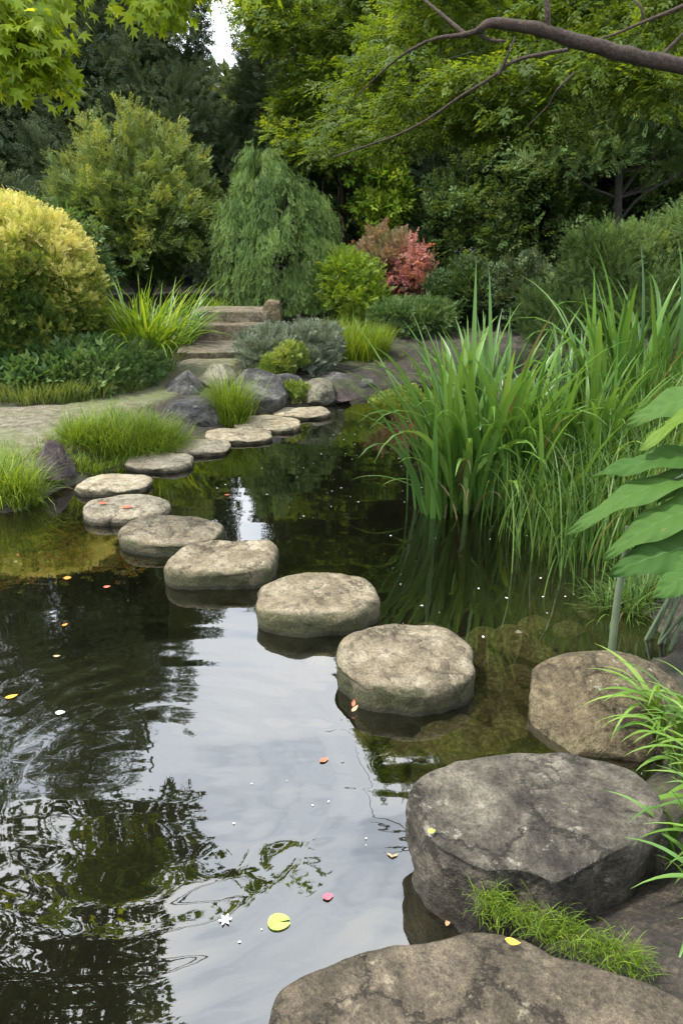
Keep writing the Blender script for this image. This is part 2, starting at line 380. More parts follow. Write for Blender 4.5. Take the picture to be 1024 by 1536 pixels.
def path_mat():
    m, nt, ns, ln = newmat('path_gravel'); out = nd(ns, 'ShaderNodeOutputMaterial'); g = nd(ns, 'ShaderNodeNewGeometry')
    def noise(s, d, r=.6):
        n = nd(ns, 'ShaderNodeTexNoise', i_Scale=s, i_Detail=d, i_Roughness=r); ln.new(g.outputs['Position'], n.inputs['Vector']); return n
    n1 = noise(1.6, 5, .6); n2 = noise(14, 6, .7); n3 = noise(85, 3, .8)
    c = ramp(ns, [(.34, (.065, .056, .033)), (.5, (.13, .115, .074)), (.66, (.22, .2, .145))]); ln.new(n2.outputs[0], c.inputs[0])
    bits = ramp(ns, [(.3, (.35, .33, .3)), (.5, (1, 1, 1)), (.72, (1.5, 1.5, 1.45))]); ln.new(n3.outputs[0], bits.inputs[0])
    mm = nd(ns, 'ShaderNodeMix', data_type='RGBA', blend_type='MULTIPLY'); mm.inputs[0].default_value = .85; ln.new(c.outputs[0], mm.inputs[6]); ln.new(bits.outputs[0], mm.inputs[7])
    gf = ramp(ns, [(.4, (0, 0, 0)), (.62, (.75, .75, .75))]); ln.new(n1.outputs[0], gf.inputs[0])
    m2 = nd(ns, 'ShaderNodeMix', data_type='RGBA'); m2.inputs[7].default_value = (.085, .11, .028, 1); ln.new(gf.outputs[0], m2.inputs[0]); ln.new(mm.outputs[2], m2.inputs[6])
    b = nd(ns, 'ShaderNodeBsdfPrincipled', i_Roughness=.95); ln.new(m2.outputs[2], b.inputs['Base Color'])
    bu = nd(ns, 'ShaderNodeBump', i_Strength=.9, i_Distance=.012); ln.new(n3.outputs[0], bu.inputs['Height']); ln.new(bu.outputs[0], b.inputs['Normal']); ln.new(b.outputs[0], out.inputs[0]); return m


def water_mat():
    m, nt, ns, ln = newmat('murky_pond_water'); out = nd(ns, 'ShaderNodeOutputMaterial'); g = nd(ns, 'ShaderNodeNewGeometry')
    def math_(op, a, b=None, c=None):
        n = nd(ns, 'ShaderNodeMath', operation=op)
        for i, s in enumerate((a, b, c)):
            if s is None: continue
            if hasattr(s, 'is_output'): ln.new(s, n.inputs[i])
            else: n.inputs[i].default_value = s
        return n.outputs[0]
    def noise(scale3, s, d, r=.5, dist=0.):
        mp = nd(ns, 'ShaderNodeMapping'); mp.inputs['Scale'].default_value = scale3; ln.new(g.outputs['Position'], mp.inputs[0])
        n = nd(ns, 'ShaderNodeTexNoise', i_Scale=s, i_Detail=d, i_Roughness=r, i_Distortion=dist); ln.new(mp.outputs[0], n.inputs['Vector']); return n.outputs[0]
    def dist_to(p):
        v = nd(ns, 'ShaderNodeVectorMath', operation='DISTANCE'); ln.new(g.outputs['Position'], v.inputs[0]); v.inputs[1].default_value = p; return v.outputs['Value']
    RC = P(235, 1175); RC = (RC[0], RC[1], 0)
    d = dist_to(RC)
    mask = nd(ns, 'ShaderNodeMapRange', interpolation_type='SMOOTHSTEP'); mask.inputs[1].default_value = 1.6; mask.inputs[2].default_value = .15; ln.new(d, mask.inputs[0]); mask = mask.outputs[0]
    # rings spreading from a disturbance near the left of the pond
    wob = noise((1, 1, 1), 2.2, 2)
    ph = math_('MULTIPLY_ADD', wob, 5.0, math_('MULTIPLY', d, 52.0))
    core = nd(ns, 'ShaderNodeMapRange', interpolation_type='SMOOTHSTEP'); core.inputs[1].default_value = .2; core.inputs[2].default_value = .5; ln.new(d, core.inputs[0])
    rings = math_('MULTIPLY', math_('SINE', ph), math_('MULTIPLY', math_('MULTIPLY', mask, core.outputs[0]), WR))
    big = math_('MULTIPLY', noise((.62, 1.7, 1), 2.5, 1.0, .4, .15), math_('MULTIPLY_ADD', mask, WB, WB * .28))
    mid = math_('MULTIPLY', noise((.6, 1.6, 1), 7.5, 1.5, .5, .3), math_('MULTIPLY_ADD', mask, WM, WM * .22))
    fine = math_('MULTIPLY', noise((1, 1, 1), 30, 2), WF)
    h = math_('ADD', math_('ADD', rings, big), math_('ADD', mid, fine))
    bu = nd(ns, 'ShaderNodeBump', i_Strength=1.0, i_Distance=1.0); ln.new(h, bu.inputs['Height'])
    tr = nd(ns, 'ShaderNodeBsdfTransparent'); tr.inputs[0].default_value = (.56, .545, .42, 1)
    mur = noise((1, 1, 1), 1.2, 4)
    mc = ramp(ns, [(.3, (.004, .005, .002)), (.7, (.009, .011, .004))]); ln.new(mur, mc.inputs[0])
    df = nd(ns, 'ShaderNodeBsdfDiffuse'); ln.new(mc.outputs[0], df.inputs[0])
    body = nd(ns, 'ShaderNodeMixShader'); body.inputs[0].default_value = MURK; ln.new(tr.outputs[0], body.inputs[1]); ln.new(df.outputs[0], body.inputs[2])
    gl = nd(ns, 'ShaderNodeBsdfGlossy', i_Roughness=.015); gl.inputs[0].default_value = (1, 1, 1, 1); ln.new(bu.outputs[0], gl.inputs['Normal'])
    fr = nd(ns, 'ShaderNodeFresnel'); ln.new(math_('POWER', WIOR, math_('MULTIPLY_ADD', g.outputs['Backfacing'], -2.0, 1.0)), fr.inputs[0]); ln.new(bu.outputs[0], fr.inputs['Normal'])
    mx = nd(ns, 'ShaderNodeMixShader'); ln.new(fr.outputs[0], mx.inputs[0]); ln.new(body.outputs[0], mx.inputs[1]); ln.new(gl.outputs[0], mx.inputs[2])
    ln.new(mx.outputs[0], out.inputs[0]); return m
WR, WB, WM, WF = .00042, .0072, .0008, .00004
MURK, WIOR = .16, 2.25

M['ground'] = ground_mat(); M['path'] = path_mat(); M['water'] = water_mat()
M['step_stone'] = stone_mat('stepping_stone', (.105, .087, .058), (.19, .162, .113), (.285, .255, .192), 7, .85, .115, moss_shade_c=(.026, .032, .01), lichen=.5)
M['step_pale'] = stone_mat('pale_stepping_stone', (.22, .185, .125), (.36, .315, .225), (.48, .435, .33), 7, .92, .06, moss_shade_c=(.034, .034, .016), lichen=.5)  # moss strengthened and darkened to paint the shade on its flanks
M['grey'] = stone_mat('dark_grey_stone', (.024, .021, .017), (.064, .057, .045), (.13, .117, .093), 5, 0, .02, lichen=.55, lich_c=(.36, .34, .3), contrast=1.3)
M['slab'] = stone_mat('brown_slab_stone', (.05, .04, .027), (.095, .077, .052), (.165, .135, .092), 6, 0, .02, lichen=.5, lich_c=(.36, .32, .22))
M['tan'] = stone_mat('tan_boulder_stone', (.065, .052, .03), (.125, .1, .06), (.2, .165, .1), 6, .55, .01, moss_shade_c=(.05, .055, .02), lichen=.5)
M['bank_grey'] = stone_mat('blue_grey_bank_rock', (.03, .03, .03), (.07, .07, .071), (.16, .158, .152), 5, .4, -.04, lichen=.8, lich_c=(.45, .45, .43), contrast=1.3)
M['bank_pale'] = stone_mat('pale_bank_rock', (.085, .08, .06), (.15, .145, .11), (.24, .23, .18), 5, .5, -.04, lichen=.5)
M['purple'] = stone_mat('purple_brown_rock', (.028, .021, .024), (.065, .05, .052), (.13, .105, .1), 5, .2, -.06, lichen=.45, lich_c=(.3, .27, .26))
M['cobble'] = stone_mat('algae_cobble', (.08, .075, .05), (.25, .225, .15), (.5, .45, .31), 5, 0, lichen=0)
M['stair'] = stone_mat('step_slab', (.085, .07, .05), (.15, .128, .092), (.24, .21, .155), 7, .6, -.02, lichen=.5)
M['bark'] = simple_mat('bark', (.01, .006, .004), (.055, .033, .019), 38, .9, 1.0)
M['darkbark'] = simple_mat('dark_bark', (.008, .007, .006), (.03, .026, .02), 20, .9, .6)
C = lambda *a: [tuple(x) for x in a]
M['yew'] = foliage_mat('dark_conifer_leaf', C((.05, .08, .036), (.095, .135, .06), (.16, .205, .09)), .25)
M['greytree'] = foliage_mat('grey_green_leaf', C((.034, .058, .026), (.068, .105, .045), (.115, .16, .065)), .3)
M['darkleaf'] = foliage_mat('deep_green_leaf', C((.02, .045, .012), (.042, .08, .02), (.08, .13, .034)), .3)
M['olive'] = foliage_mat('olive_leaf', C((.034, .066, .016), (.066, .118, .03), (.12, .18, .05)), .4)
M['feather'] = foliage_mat('feathery_leaf', C((.045, .09, .026), (.1, .175, .05), (.19, .27, .085)), .35)
M['lime'] = foliage_mat('lime_shrub_leaf', C((.055, .1, .026), (.125, .18, .042), (.25, .29, .065)), .4)
M['weep'] = foliage_mat('weeping_conifer_leaf', C((.05, .098, .024), (.1, .178, .042), (.19, .275, .075)), .35)
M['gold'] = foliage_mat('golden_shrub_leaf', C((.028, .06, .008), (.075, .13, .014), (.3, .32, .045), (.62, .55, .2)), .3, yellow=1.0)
M['canopy'] = foliage_mat('canopy_leaf', C((.034, .066, .008), (.07, .122, .013), (.14, .2, .02)), .55)
M['maple'] = foliage_mat('maple_leaf', C((.1, .17, .008), (.18, .27, .012), (.3, .38, .03)), .6)
M['strap'] = foliage_mat('strap_leaf', [(0, (.14, .115, .05)), (.02, (.12, .12, .04)), (.04, (.035, .095, .015)), (.5, (.08, .175, .028)), (1, (.16, .265, .055))], .32, .38, .45)
M['iris'] = foliage_mat('bright_iris_leaf', C((.06, .13, .012), (.14, .24, .018), (.27, .36, .04)), .4, .4, .4)
M['straw'] = foliage_mat('dead_reed_leaf', C((.1, .07, .035), (.22, .17, .085), (.34, .28, .15)), .2, .7)
M['archg'] = foliage_mat('arching_grass_blade', C((.045, .11, .014), (.095, .19, .024), (.18, .28, .05)), .35, .45)
M['grass'] = foliage_mat('grass_blade', C((.05, .1, .01), (.12, .2, .015), (.25, .32, .045)), .4, .5)
M['dryg'] = foliage_mat('pale_grass_blade', C((.07, .12, .02), (.14, .2, .045), (.27, .29, .12)), .35, .6)
M['reedg'] = foliage_mat('reed_blade', [(0, (.16, .13, .06)), (.03, (.13, .12, .05)), (.05, (.028, .07, .012)), (.5, (.06, .125, .02)), (1, (.12, .19, .045))], .35, .45)
M['silver'] = foliage_mat('silver_shrub_leaf', C((.07, .1, .065), (.14, .18, .125), (.27, .31, .24)), .25, .6)
M['chart'] = foliage_mat('chartreuse_leaf', C((.08, .14, .02), (.16, .23, .035), (.29, .33, .08)), .35)
M['cover'] = foliage_mat('ground_cover_leaf', C((.035, .08, .022), (.08, .15, .042), (.15, .22, .075)), .3)
M['red'] = foliage_mat('red_shrub_leaf', C((.08, .1, .035), (.4, .15, .14), (.6, .34, .31)), .4)
M['dusty'] = foliage_mat('dusty_pink_leaf', C((.1, .12, .04), (.25, .19, .11), (.42, .25, .19)), .35)
M['biglf'] = foliage_mat('broad_leaf', C((.02, .055, .01), (.038, .09, .017), (.07, .135, .028)), .28, .6, .14, vein=3.5)
M['bigyl'] = foliage_mat('yellow_green_broad_leaf', C((.08, .15, .02), (.12, .2, .025), (.18, .25, .04)), .4, .5, .2, vein=3.5)
M['stalk'] = simple_mat('pale_stalk', (.06, .09, .045), (.1, .13, .07), 8, .6, .1)
M['wood'] = simple_mat('twig', (.05, .035, .02), (.16, .12, .08), 30)
M['pad'] = simple_mat('lily_pad', (.22, .33, .05), (.4, .48, .12), 40, .4, .1, .2)
M['white'] = simple_mat('white_petal', (.7, .7, .68), (.85, .85, .8), 10, .6, 0)
M['pink'] = simple_mat('pink_petal', (.6, .05, .09), (.75, .12, .15), 20, .5, 0)
M['orange'] = simple_mat('orange_leaf', (.5, .13, .02), (.7, .26, .03), 30, .6, 0)
M['yellow'] = simple_mat('yellow_leaf', (.65, .3, .02), (.8, .45, .04), 30, .6, 0)
M['redleaf'] = simple_mat('red_leaf', (.4, .06, .03), (.6, .16, .08), 40, .6, 0)
M['tanleaf'] = simple_mat('tan_leaf', (.3, .17, .08), (.5, .33, .18), 40, .6, 0)
M['greenbit'] = simple_mat('green_leaf_bit', (.25, .45, .03), (.4, .6, .06), 40, .6, 0)

build_ground()

# ------------------------------------------------------------------ stones
def smooth_closed(pts, n):
    pts = np.array(pts, float); m = len(pts); t = np.linspace(0, m, n, endpoint=False); i = t.astype(int); f = (t - i)[:, None]
    p0, p1, p2, p3 = pts[(i - 1) % m], pts[i % m], pts[(i + 1) % m], pts[(i + 2) % m]
    cr = .5 * (2 * p1 + (p2 - p0) * f + (2 * p0 - 5 * p1 + 4 * p2 - p3) * f ** 2 + (3 * p1 - p0 - 3 * p2 + p3) * f ** 3)
    return .55 * cr + .45 * (p1 * (1 - f) + p2 * f)


def loft_stone(outline, h, bevel, seed, depth=.35, flank=(1.0, 1.03, 1.0), noise=.012, dome=.015, tilt=(0, 0), chip=0.0, ntop=26, chip_s=5.0):
    """outline (n,2) about its own centre at height h; rounded edge; flank scales down to -depth"""
    n = len(outline); rings = []; s0 = float(np.mean(np.linalg.norm(outline, axis=1))); b = bevel / s0
    def ring(s, z): rings.append((s, z))
    for s in np.linspace(.015, 1 - b, ntop): ring(s, h - dome * s ** 2)
    for a in np.linspace(0, math.pi / 2, 8)[1:]: ring(1 - b + b * math.sin(a), h - dome - bevel * (1 - math.cos(a)))
    for t in np.linspace(0, 1, 18)[1:]:
        f = np.interp(t, np.linspace(0, 1, len(flank)), flank); ring(f, (h - dome - bevel) * (1 - t) - depth * t)
    V = []
    for s, z in rings:
        o = outline * s
        V.append(np.concatenate([o, np.full((n, 1), z) + (o @ np.array(tilt))[:, None]], 1))
    V = np.concatenate(V); sd = np.array([seed * 3.7, seed * 1.3, seed * 2.1])
    r = V / max(s0, .05) ; nr = V.copy(); nr[:, 2] = 0
    out = unit(nr); upw = (V[:, 2] > h - dome - bevel * .7).astype(float)
    k = fbm(V * 3.2 + sd, 3) * noise * 2.2 + fbm(V * 14 + sd, 3) * noise * .55
    dirv = out * (1 - upw * .85)[:, None] + np.array([0, 0, 1.]) * (upw * .8)[:, None]
    V = V + dirv * k[:, None]
    if chip:
        c = fbm(V * chip_s + sd + 5, 3, .45); c = np.clip(np.abs(c) * 1.6, 0, 1)
        V = V - out * (chip * c * (1 - upw) )[:, None] - np.array([0, 0, 1.]) * (chip * .22 * c * upw)[:, None]
    F = [grid_faces(len(rings), n, True)[:, ::-1], np.arange(n)[None, :][:, ::1]]
    return V, F


SIDE = {}
def stepping(uc, ul, ur, vt, vf, vb, seed, expo=2.5, shape=None, mat='step_stone', label='', bevel=.05, tilt=(0, 0)):
    yb = P(uc, vb)[1] + .015; d = ray(uc, vf); h = CAM_Z + (yb + .01) * d[2] / d[1]; h = float(np.clip(h, .05, .22))
    yt = P(uc, vt, h)[1]; cy_ = (yt + yb) / 2; ry = (yt - yb) / 2
    xl = P(ul, (vt + vf) / 2, h)[0] * cy_ / P(ul, (vt + vf) / 2, h)[1]; xr = P(ur, (vt + vf) / 2, h)[0] * cy_ / P(ur, (vt + vf) / 2, h)[1]
    cx = (xl + xr) / 2; rx = (xr - xl) / 2
    a = np.linspace(0, 2 * math.pi, 112, endpoint=False); r_ = np.random.default_rng(seed)
    rad = (np.abs(np.cos(a)) ** expo + np.abs(np.sin(a)) ** expo) ** (-1 / expo)
    for k in range(2, 9): rad = rad * (1 + r_.normal(0, .026 / k ** .5) * np.cos(k * a + r_.uniform(0, 6.3)))
    if shape is not None:
        aa = np.radians([s[0] for s in shape]); rr = [s[1] for s in shape]
        rad = rad * np.interp(a, np.append(aa, aa[0] + 2 * math.pi), np.append(rr, rr[0]), period=2 * math.pi)
    o = np.stack([np.cos(a) * rad * rx, np.sin(a) * rad * ry], 1)
    V, F = loft_stone(o, h, min(bevel, h * .45), seed, .42, (.99, 1.02, 1.0), .010, .008, tilt, .009, chip_s=7.0)
    ob = obj('stepping_stone', mesh('stepping_stone', V, F, M[mat]), (cx, cy_, 0), None, label, 'stepping stone', 'stepping stones across the pond')
    SIDE[len(SIDE) + 1] = (cx, cy_, h, rx, ry)
    return ob


ST = [
 (610, 503, 717, 931, 1024, 1076, 2.3, None, 'step_stone', 'largest and nearest round stepping stone, with a brown scrap caught at its waterline'),
 (476, 385, 567, 856, 917, 957, 2.9, None, 'step_stone', 'second nearest stepping stone, straight dark mossy flank, between the largest and the notched one'),
 (335, 255, 415, 808, 851, 888, 3.0, ((0, 1.0), (40, 1.06), (75, .95), (120, 1.0), (200, 1.05), (270, .98)), 'step_stone', 'third nearest stepping stone, with a raised right shoulder and notched back edge'),
 (257, 180, 335, 769, 811, 837, 2.4, ((0, 1.0), (90, 1.0), (180, 1.04), (240, .95), (300, 1.02)), 'step_stone', 'fourth nearest stepping stone, wide oval with a thick green algae band'),
 (190, 124, 255, 739, 772, 791, 2.4, None, 'step_pale', 'pale stepping stone with two patches of red leaf on its top'),
 (172, 118, 226, 708, 733, 747, 2.6, None, 'step_pale', 'leftmost stepping stone, flat oval in front of the purple-brown rock'),
 (238, 188, 290, 676, 699, 711, 2.5, None, 'step_pale', 'oval stepping stone just in front of the big bright grass clump'),
 (301, 256, 347, 656, 676, 686, 2.8, None, 'step_pale', 'cream stepping stone at the right end of the big bright grass clump'),
 (356, 307, 406, 640, 659, 668, 2.7, ((0, 1.05), (60, .98), (140, 1.05), (180, .98), (260, .95), (330, 1.08)), 'step_pale', 'angular cream stepping stone below the jagged grey rocks'),
 (400, 349, 450, 622, 642, 651, 2.8, ((0, 1.05), (90, .98), (160, 1.05), (240, .95), (320, 1.06)), 'step_pale', 'cream stepping stone, the second farthest, below the round dark grey rock'),
 (452, 408, 495, 608, 622, 631, 2.8, None, 'step_pale', 'farthest stepping stone, with a mossy right end, beside the smooth pale rock'),
]
for i, (uc, ul, ur, vt, vf, vb, ex, shp, mt, lb) in enumerate(ST):
    stepping(uc, ul, ur, vt, vf, vb, 21 + i, ex, shp, mt, lb, bevel=.042 if i < 4 else .032, tilt=((.03, .03) if i == 2 else (0, 0)))

_bm = bmesh.new(); bmesh.ops.create_icosphere(_bm, subdivisions=6, radius=1)
ICO_V = np.array([v.co[:] for v in _bm.verts]); ICO_F = np.array([[v.index for v in f.verts] for f in _bm.faces]); _bm.free()
_bm = bmesh.new(); bmesh.ops.create_icosphere(_bm, subdivisions=4, radius=1)
ICO4_V = np.array([v.co[:] for v in _bm.verts]); ICO4_F = np.array([[v.index for v in f.verts] for f in _bm.faces]); _bm.free()


def rock_mesh(seed, r, cuts=14, cut=(.62, .92), noise=.06, fine=.012, planes=(), low=False, name='rock', mat=None):
    V = (ICO4_V if low else ICO_V).copy(); F = ICO4_F if low else ICO_F; g = np.random.default_rng(seed)
    V = V * (1 + noise * fbm(V * 1.3 + seed, 2))[:, None]
    pl = [(unit(g.normal(size=3) * [1, 1, .8]), g.uniform(*cut)) for _ in range(cuts)] + [(unit(np.array(n, float)), d) for n, d in planes]
    for n, d in pl:
        e = np.maximum(0, V @ n - d); V = V - n * (e * .94)[:, None]
    nn = unit(V); V = V + nn * (noise * .5 * fbm(V * 2.6 + seed * 2, 4) + fine * fbm(V * 11 + seed, 4) + fine * .6 * np.abs(fbm(V * 5 + seed, 3)))[:, None]
    return mesh(name, V * np.array(r), F, M[mat])


def rock(u, v, ul, ur, vt, seed, mat, label, z0=.0, ry=None, rotz=0, planes=(), cuts=12, cut=(.6, .9), noise=.06, name='rock', sink=.35, cat='rock', group=None):
    """rock whose base front shows at (u,v), width ul..ur, top at vt"""
    y0 = P(u, v, z0)[1]; w = abs(Q(ur, v, y0)[0] - Q(ul, v, y0)[0]); ry = ry or w * .42
    yc = y0 + ry * .75; ztop = Q(u, vt, yc)[2]; hh = ztop - z0; rz = hh / (2 - sink) * 1.12
    me = rock_mesh(seed, (w / 2 * 1.1, ry * 1.1, rz), cuts, cut, noise, planes=planes, name=name, mat=mat)
    return obj(name, me, (Q((ul + ur) / 2, v, yc)[0], yc, z0 + rz * (1 - sink)), None, label, cat, group, rot=(0, 0, rotz))


rock(83, 735, 46, 117, 667, 31, 'purple', 'purple-brown pointed rock between the corner grass tuft and the leftmost stepping stone', 0, .28, .2, planes=(((-.8, -.2, .55), .48), ((.75, -.3, .6), .5), ((0, -1, .35), .55)))
rock(10, 768, -70, 40, 722, 32, 'tan', 'reddish-brown rock under the grass tuft at the left edge of the pond', 0, .3)
rock(278, 608, 238, 318, 553, 33, 'bank_grey', 'jagged pointed blue-grey rock beside the path, topmost of the grey rocks', .06, .3, .1, planes=(((-.7, -.25, .75), .34), ((.85, -.15, .5), .46), ((-.1, -1, .3), .42), ((.2, 1, .5), .5)), noise=.03)
rock(306, 646, 258, 341, 598, 34, 'bank_grey', 'dark grey fissured rock right under the jagged pointed rock', .0, .3, -.2, planes=(((0, 0, 1), .62), ((0, -1, .25), .6)))
rock(322, 592, 300, 356, 546, 35, 'bank_pale', 'pale flat-faced grey rock half hidden behind the narrow grass tuft', .1, .2, .3, planes=(((-.3, -.7, .65), .35),))
rock(385, 625, 338, 431, 561, 36, 'bank_grey', 'big rounded dark grey rock with pale lichen, right of the narrow grass tuft', .0, .36, 0, planes=(((.35, -.5, .75), .66), ((-.7, -.5, .4), .6)), cuts=8, cut=(.7, .95))
rock(428, 590, 400, 455, 563, 37, 'bank_grey', 'low dark rock below the silver shrub', .05, .25)
rock(477, 609, 454, 505, 572, 38, 'bank_pale', 'smooth pale grey-green rock behind the farthest stepping stone', .0, .3, cuts=6, cut=(.75, .95))
rock(497, 590, 468, 528, 562, 39, 'bank_grey', 'long grey rock with a pale top, at the water behind the smooth pale rock', .0, .3, cuts=8, cut=(.7, .95))
rock(511, 607, 487, 527, 589, 40, 'purple', 'small black wet rock at the waterline right of the smooth pale rock', .0, .2)
rock(546, 590, 524, 566, 567, 41, 'bank_grey', 'flat blue-grey rock farthest right of the shore rocks, by the bare soil', .0, .2, planes=(((0, 0, 1), .45),))
rock(230, 660, 205, 330, 648, 42, 'slab', 'thin flat brown stone edging the water under the grey rocks', .0, .3, planes=(((0, 0, 1), .5),))
rock(407, 487, 388, 427, 449, 43, 'tan', 'upright brown stone at the right end of the top step', .5, .2, 0, cuts=4, cut=(.8, .95), sink=.3, planes=(((.15, -.1, 1), .7), ((-.8, 0, .5), .6), ((.95, 0, .1), .66), ((0, -1, .1), .6)))
rock(776, 308, 764, 788, 264, 44, 'bank_pale', 'pale grey upright stone showing among the dark trees', 2.2, .3, sink=.0)

# right-hand tan boulder
b0 = P(905, 1120); me = rock_mesh(52, (.335, .28, .235), 8, (.74, .95), .05, .012, planes=(((-.8, -.35, .55), .62), ((-.1, -.75, .65), .66), ((.6, -.6, .5), .75)), name='rock', mat='tan')
obj('rock', me, (Q(903, 1060, 2.3)[0], 2.32, .005), None, 'tan-brown boulder at the right, behind the big dark flat-topped boulder', 'rock', rot=(0, 0, .1))


def traced_stone(px, z, seed, h_in=.02, flank=(1, .97, .93, .9), depth=.3, noise=.014, chip=.03, mat='grey', tilt=(0, 0), name='boulder', label='', bevel=.03, dome=.012):
    W = np.array([P(u, v, z)[:2] for u, v in px]); c = W.mean(0); o = smooth_closed(W - c, 300)
    if ((o[:, 0] * np.roll(o[:, 1], -1)) - (np.roll(o[:, 0], -1) * o[:, 1])).sum() < 0: o = o[::-1]
    a_, b_ = tilt
    V, F = loft_stone(o, z, bevel, seed, depth, flank, noise, dome, tilt, chip, 46, 4.2)
    return obj(name, mesh(name, V, F, M[mat]), (c[0], c[1], 0), None, label, name)


traced_stone([(614, 1182), (632, 1160), (680, 1138), (740, 1127), (840, 1119), (905, 1132), (955, 1152), (988, 1186), (1003, 1222), (972, 1248), (915, 1276), (868, 1298), (832, 1314), (815, 1306), (775, 1296), (735, 1300), (705, 1290), (683, 1278), (662, 1268), (645, 1252), (625, 1222)],
             .26, 61, flank=(1, 1.02, .98, .95, .93), depth=.3, chip=.035, label='big dark grey flat-topped boulder with a chipped front face', bevel=.018, dome=.004, noise=.008)
traced_stone([(385, 1600), (402, 1500), (418, 1468), (470, 1448), (520, 1428), (590, 1406), (650, 1392), (700, 1382), (748, 1384), (800, 1402), (870, 1432), (940, 1456), (1010, 1480), (1120, 1530), (1250, 1700), (1000, 2100), (520, 2100), (400, 1800)],
             .24, 62, flank=(1, 1.0, .98), depth=.3, chip=.025, mat='slab', label='wide flat brown slab across the bottom corner, nearest of all the stones', bevel=.028, dome=.012, noise=.012)

# submerged cobbles
g = np.random.default_rng(8)
cobs = [rock_mesh(70 + i, (1, .8, .5), 6, (.75, .98), .08, low=True, name='pond_cobble', mat='cobble') for i in range(5)]
spots = [(772, 975, 34), (700, 990, 26), (665, 958, 20), (640, 940, 18), (735, 1010, 26), (690, 1030, 30), (745, 1045, 34), (770, 1110, 36), (700, 1110, 34), (650, 1098, 26), (610, 1098, 22), (580, 1090, 18),
         (650, 1125, 26), (720, 1075, 30), (780, 1030, 22), (810, 1000, 24), (620, 1120, 22), (850, 960, 22), (725, 950, 22), (800, 935, 22), (560, 1075, 16), (480, 985, 18), (440, 965, 18), (520, 1000, 14),
         (690, 1140, 30), (755, 1080, 24), (545, 1100, 15), (590, 1130, 18), (880, 930, 20), (660, 1060, 24), (800, 1070, 26), (740, 1130, 26)]
for k, (u, v, w) in enumerate(spots):
    p = P(u, v, -.1); r = w / FPX * np.linalg.norm(p - [0, 0, CAM_Z]) * 1.3; zb = min(max(gz(p[0], p[1]) + .25 * r, -.13), -.022 - .42 * r)
    o = obj('pond_cobble', cobs[k % 5], (p[0], p[1], zb + .01), None, 'brown algae-covered cobble lying under the water by the large stepping stones', 'cobble', 'cobbles under the water')
    o.scale = (r, r * g.uniform(.8, 1.1), r * g.uniform(.7, 1)); o.rotation_euler = (0, 0, g.uniform(0, 6.28))

# ------------------------------------------------------------------ garden steps
def stair_slab(ul, ur, vt, vb, y, z0, z1, seed, depth, label, bow=.02):
    xl, xr = Q(ul, vb, y)[0], Q(ur, vb, y)[0]; w = xr - xl
    pts = [(-w / 2, 0), (-w * .25, -bow), (w * .1, -bow * .8), (w * .4, -bow * .2), (w / 2, .02), (w / 2 + .02, depth), (0, depth), (-w / 2 - .02, depth)]
    o = smooth_closed(np.array(pts) - [0, depth / 2], 160)
    V, F = loft_stone(o, z1 - z0, .016, seed, .1, (1, 1.0, 1), .005, .002, ntop=14)
    return obj('garden_step', mesh('garden_step', V, F, M['stair']), ((xl + xr) / 2, y + depth / 2, z0), None, label, 'step', 'stone steps up from the path')
stair_slab(258, 376, 513, 541, 9.35, .2, .32, 1, 1.25, 'lowest and widest stone step with a pale tread, where the path ends', .07)
stair_slab(284, 396, 487, 513, 10.35, .29, .53, 2, .34, 'middle stone step with a tall shaded front')
stair_slab(292, 404, 466, 485, 10.64, .45, .683, 3, .8, 'top stone step beside the upright brown stone')

# ------------------------------------------------------------------ plants
def frames(A, N):
    A = unit(A); N = unit(N - A * (A * N).sum(1, keepdims=True)); return A, np.cross(N, A), N


def stamp(T, F, Pn, A, N, L):
    A, S, N = frames(A, N); n = len(Pn); k = len(T)
    V = Pn[:, None] + (T[None, :, 0:1] * A[:, None] + T[None, :, 1:2] * S[:, None] + T[None, :, 2:3] * N[:, None]) * np.reshape(L, (-1, 1, 1))
    return V.reshape(-1, 3), (F[None] + (np.arange(n) * k)[:, None, None]).reshape(-1, F.shape[1])


def leaflet(base, ang, l, w, lift=.05):
    c, s = math.cos(ang), math.sin(ang); q = np.array([(0, 0, 0), (.42 * l, w / 2, lift * l), (l, 0, -lift * l), (.42 * l, -w / 2, lift * l)])
    return np.stack([q[:, 0] * c - q[:, 1] * s + base, q[:, 0] * s + q[:, 1] * c, q[:, 2]], 1)


def sprig(n, ang, l, w, term=True, jit=.2, seed=0, span=.85):
    g = np.random.default_rng(seed); V = []
    for i in range(n):
        V.append(leaflet(span * i / max(n - 1, 1), (1 if i % 2 else -1) * R(ang) * g.uniform(1 - jit, 1 + jit), l * g.uniform(.8, 1.15), w, .06) + np.array([0, 0, g.uniform(-.05, .05)]))
    if term: V.append(leaflet(.8, 0, l, w))
    V = np.concatenate(V); k = len(V) // 4
    return V, np.arange(4 * k).reshape(k, 4)


SPRIG = sprig(6, 50, .42, .2, seed=1); SPRIG_BIG = sprig(4, 55, .6, .32, seed=2); FEATHER = sprig(10, 32, .32, .075, seed=3); SPRIG_FINE = sprig(9, 45, .3, .11, seed=4)
_a = np.linspace(0, 2 * math.pi, 14, endpoint=False)
_star = []
for i, (an, rr) in enumerate([(0, 1), (18, .42), (42, .86), (62, .36), (95, .62), (125, .26), (180, .12), (-125, .26), (-95, .62), (-62, .36), (-42, .86), (-18, .42)]):
    _star.append((.25 + .7 * rr * math.cos(R(an)), .7 * rr * math.sin(R(an)), -.12 * rr ** 2))
MAPLE_V = np.array([(.25, 0, .03)] + _star); MAPLE_F = np.array([[0, i + 1, (i + 1) % 12 + 1] for i in range(12)])
MAPLE = (MAPLE_V, MAPLE_F)


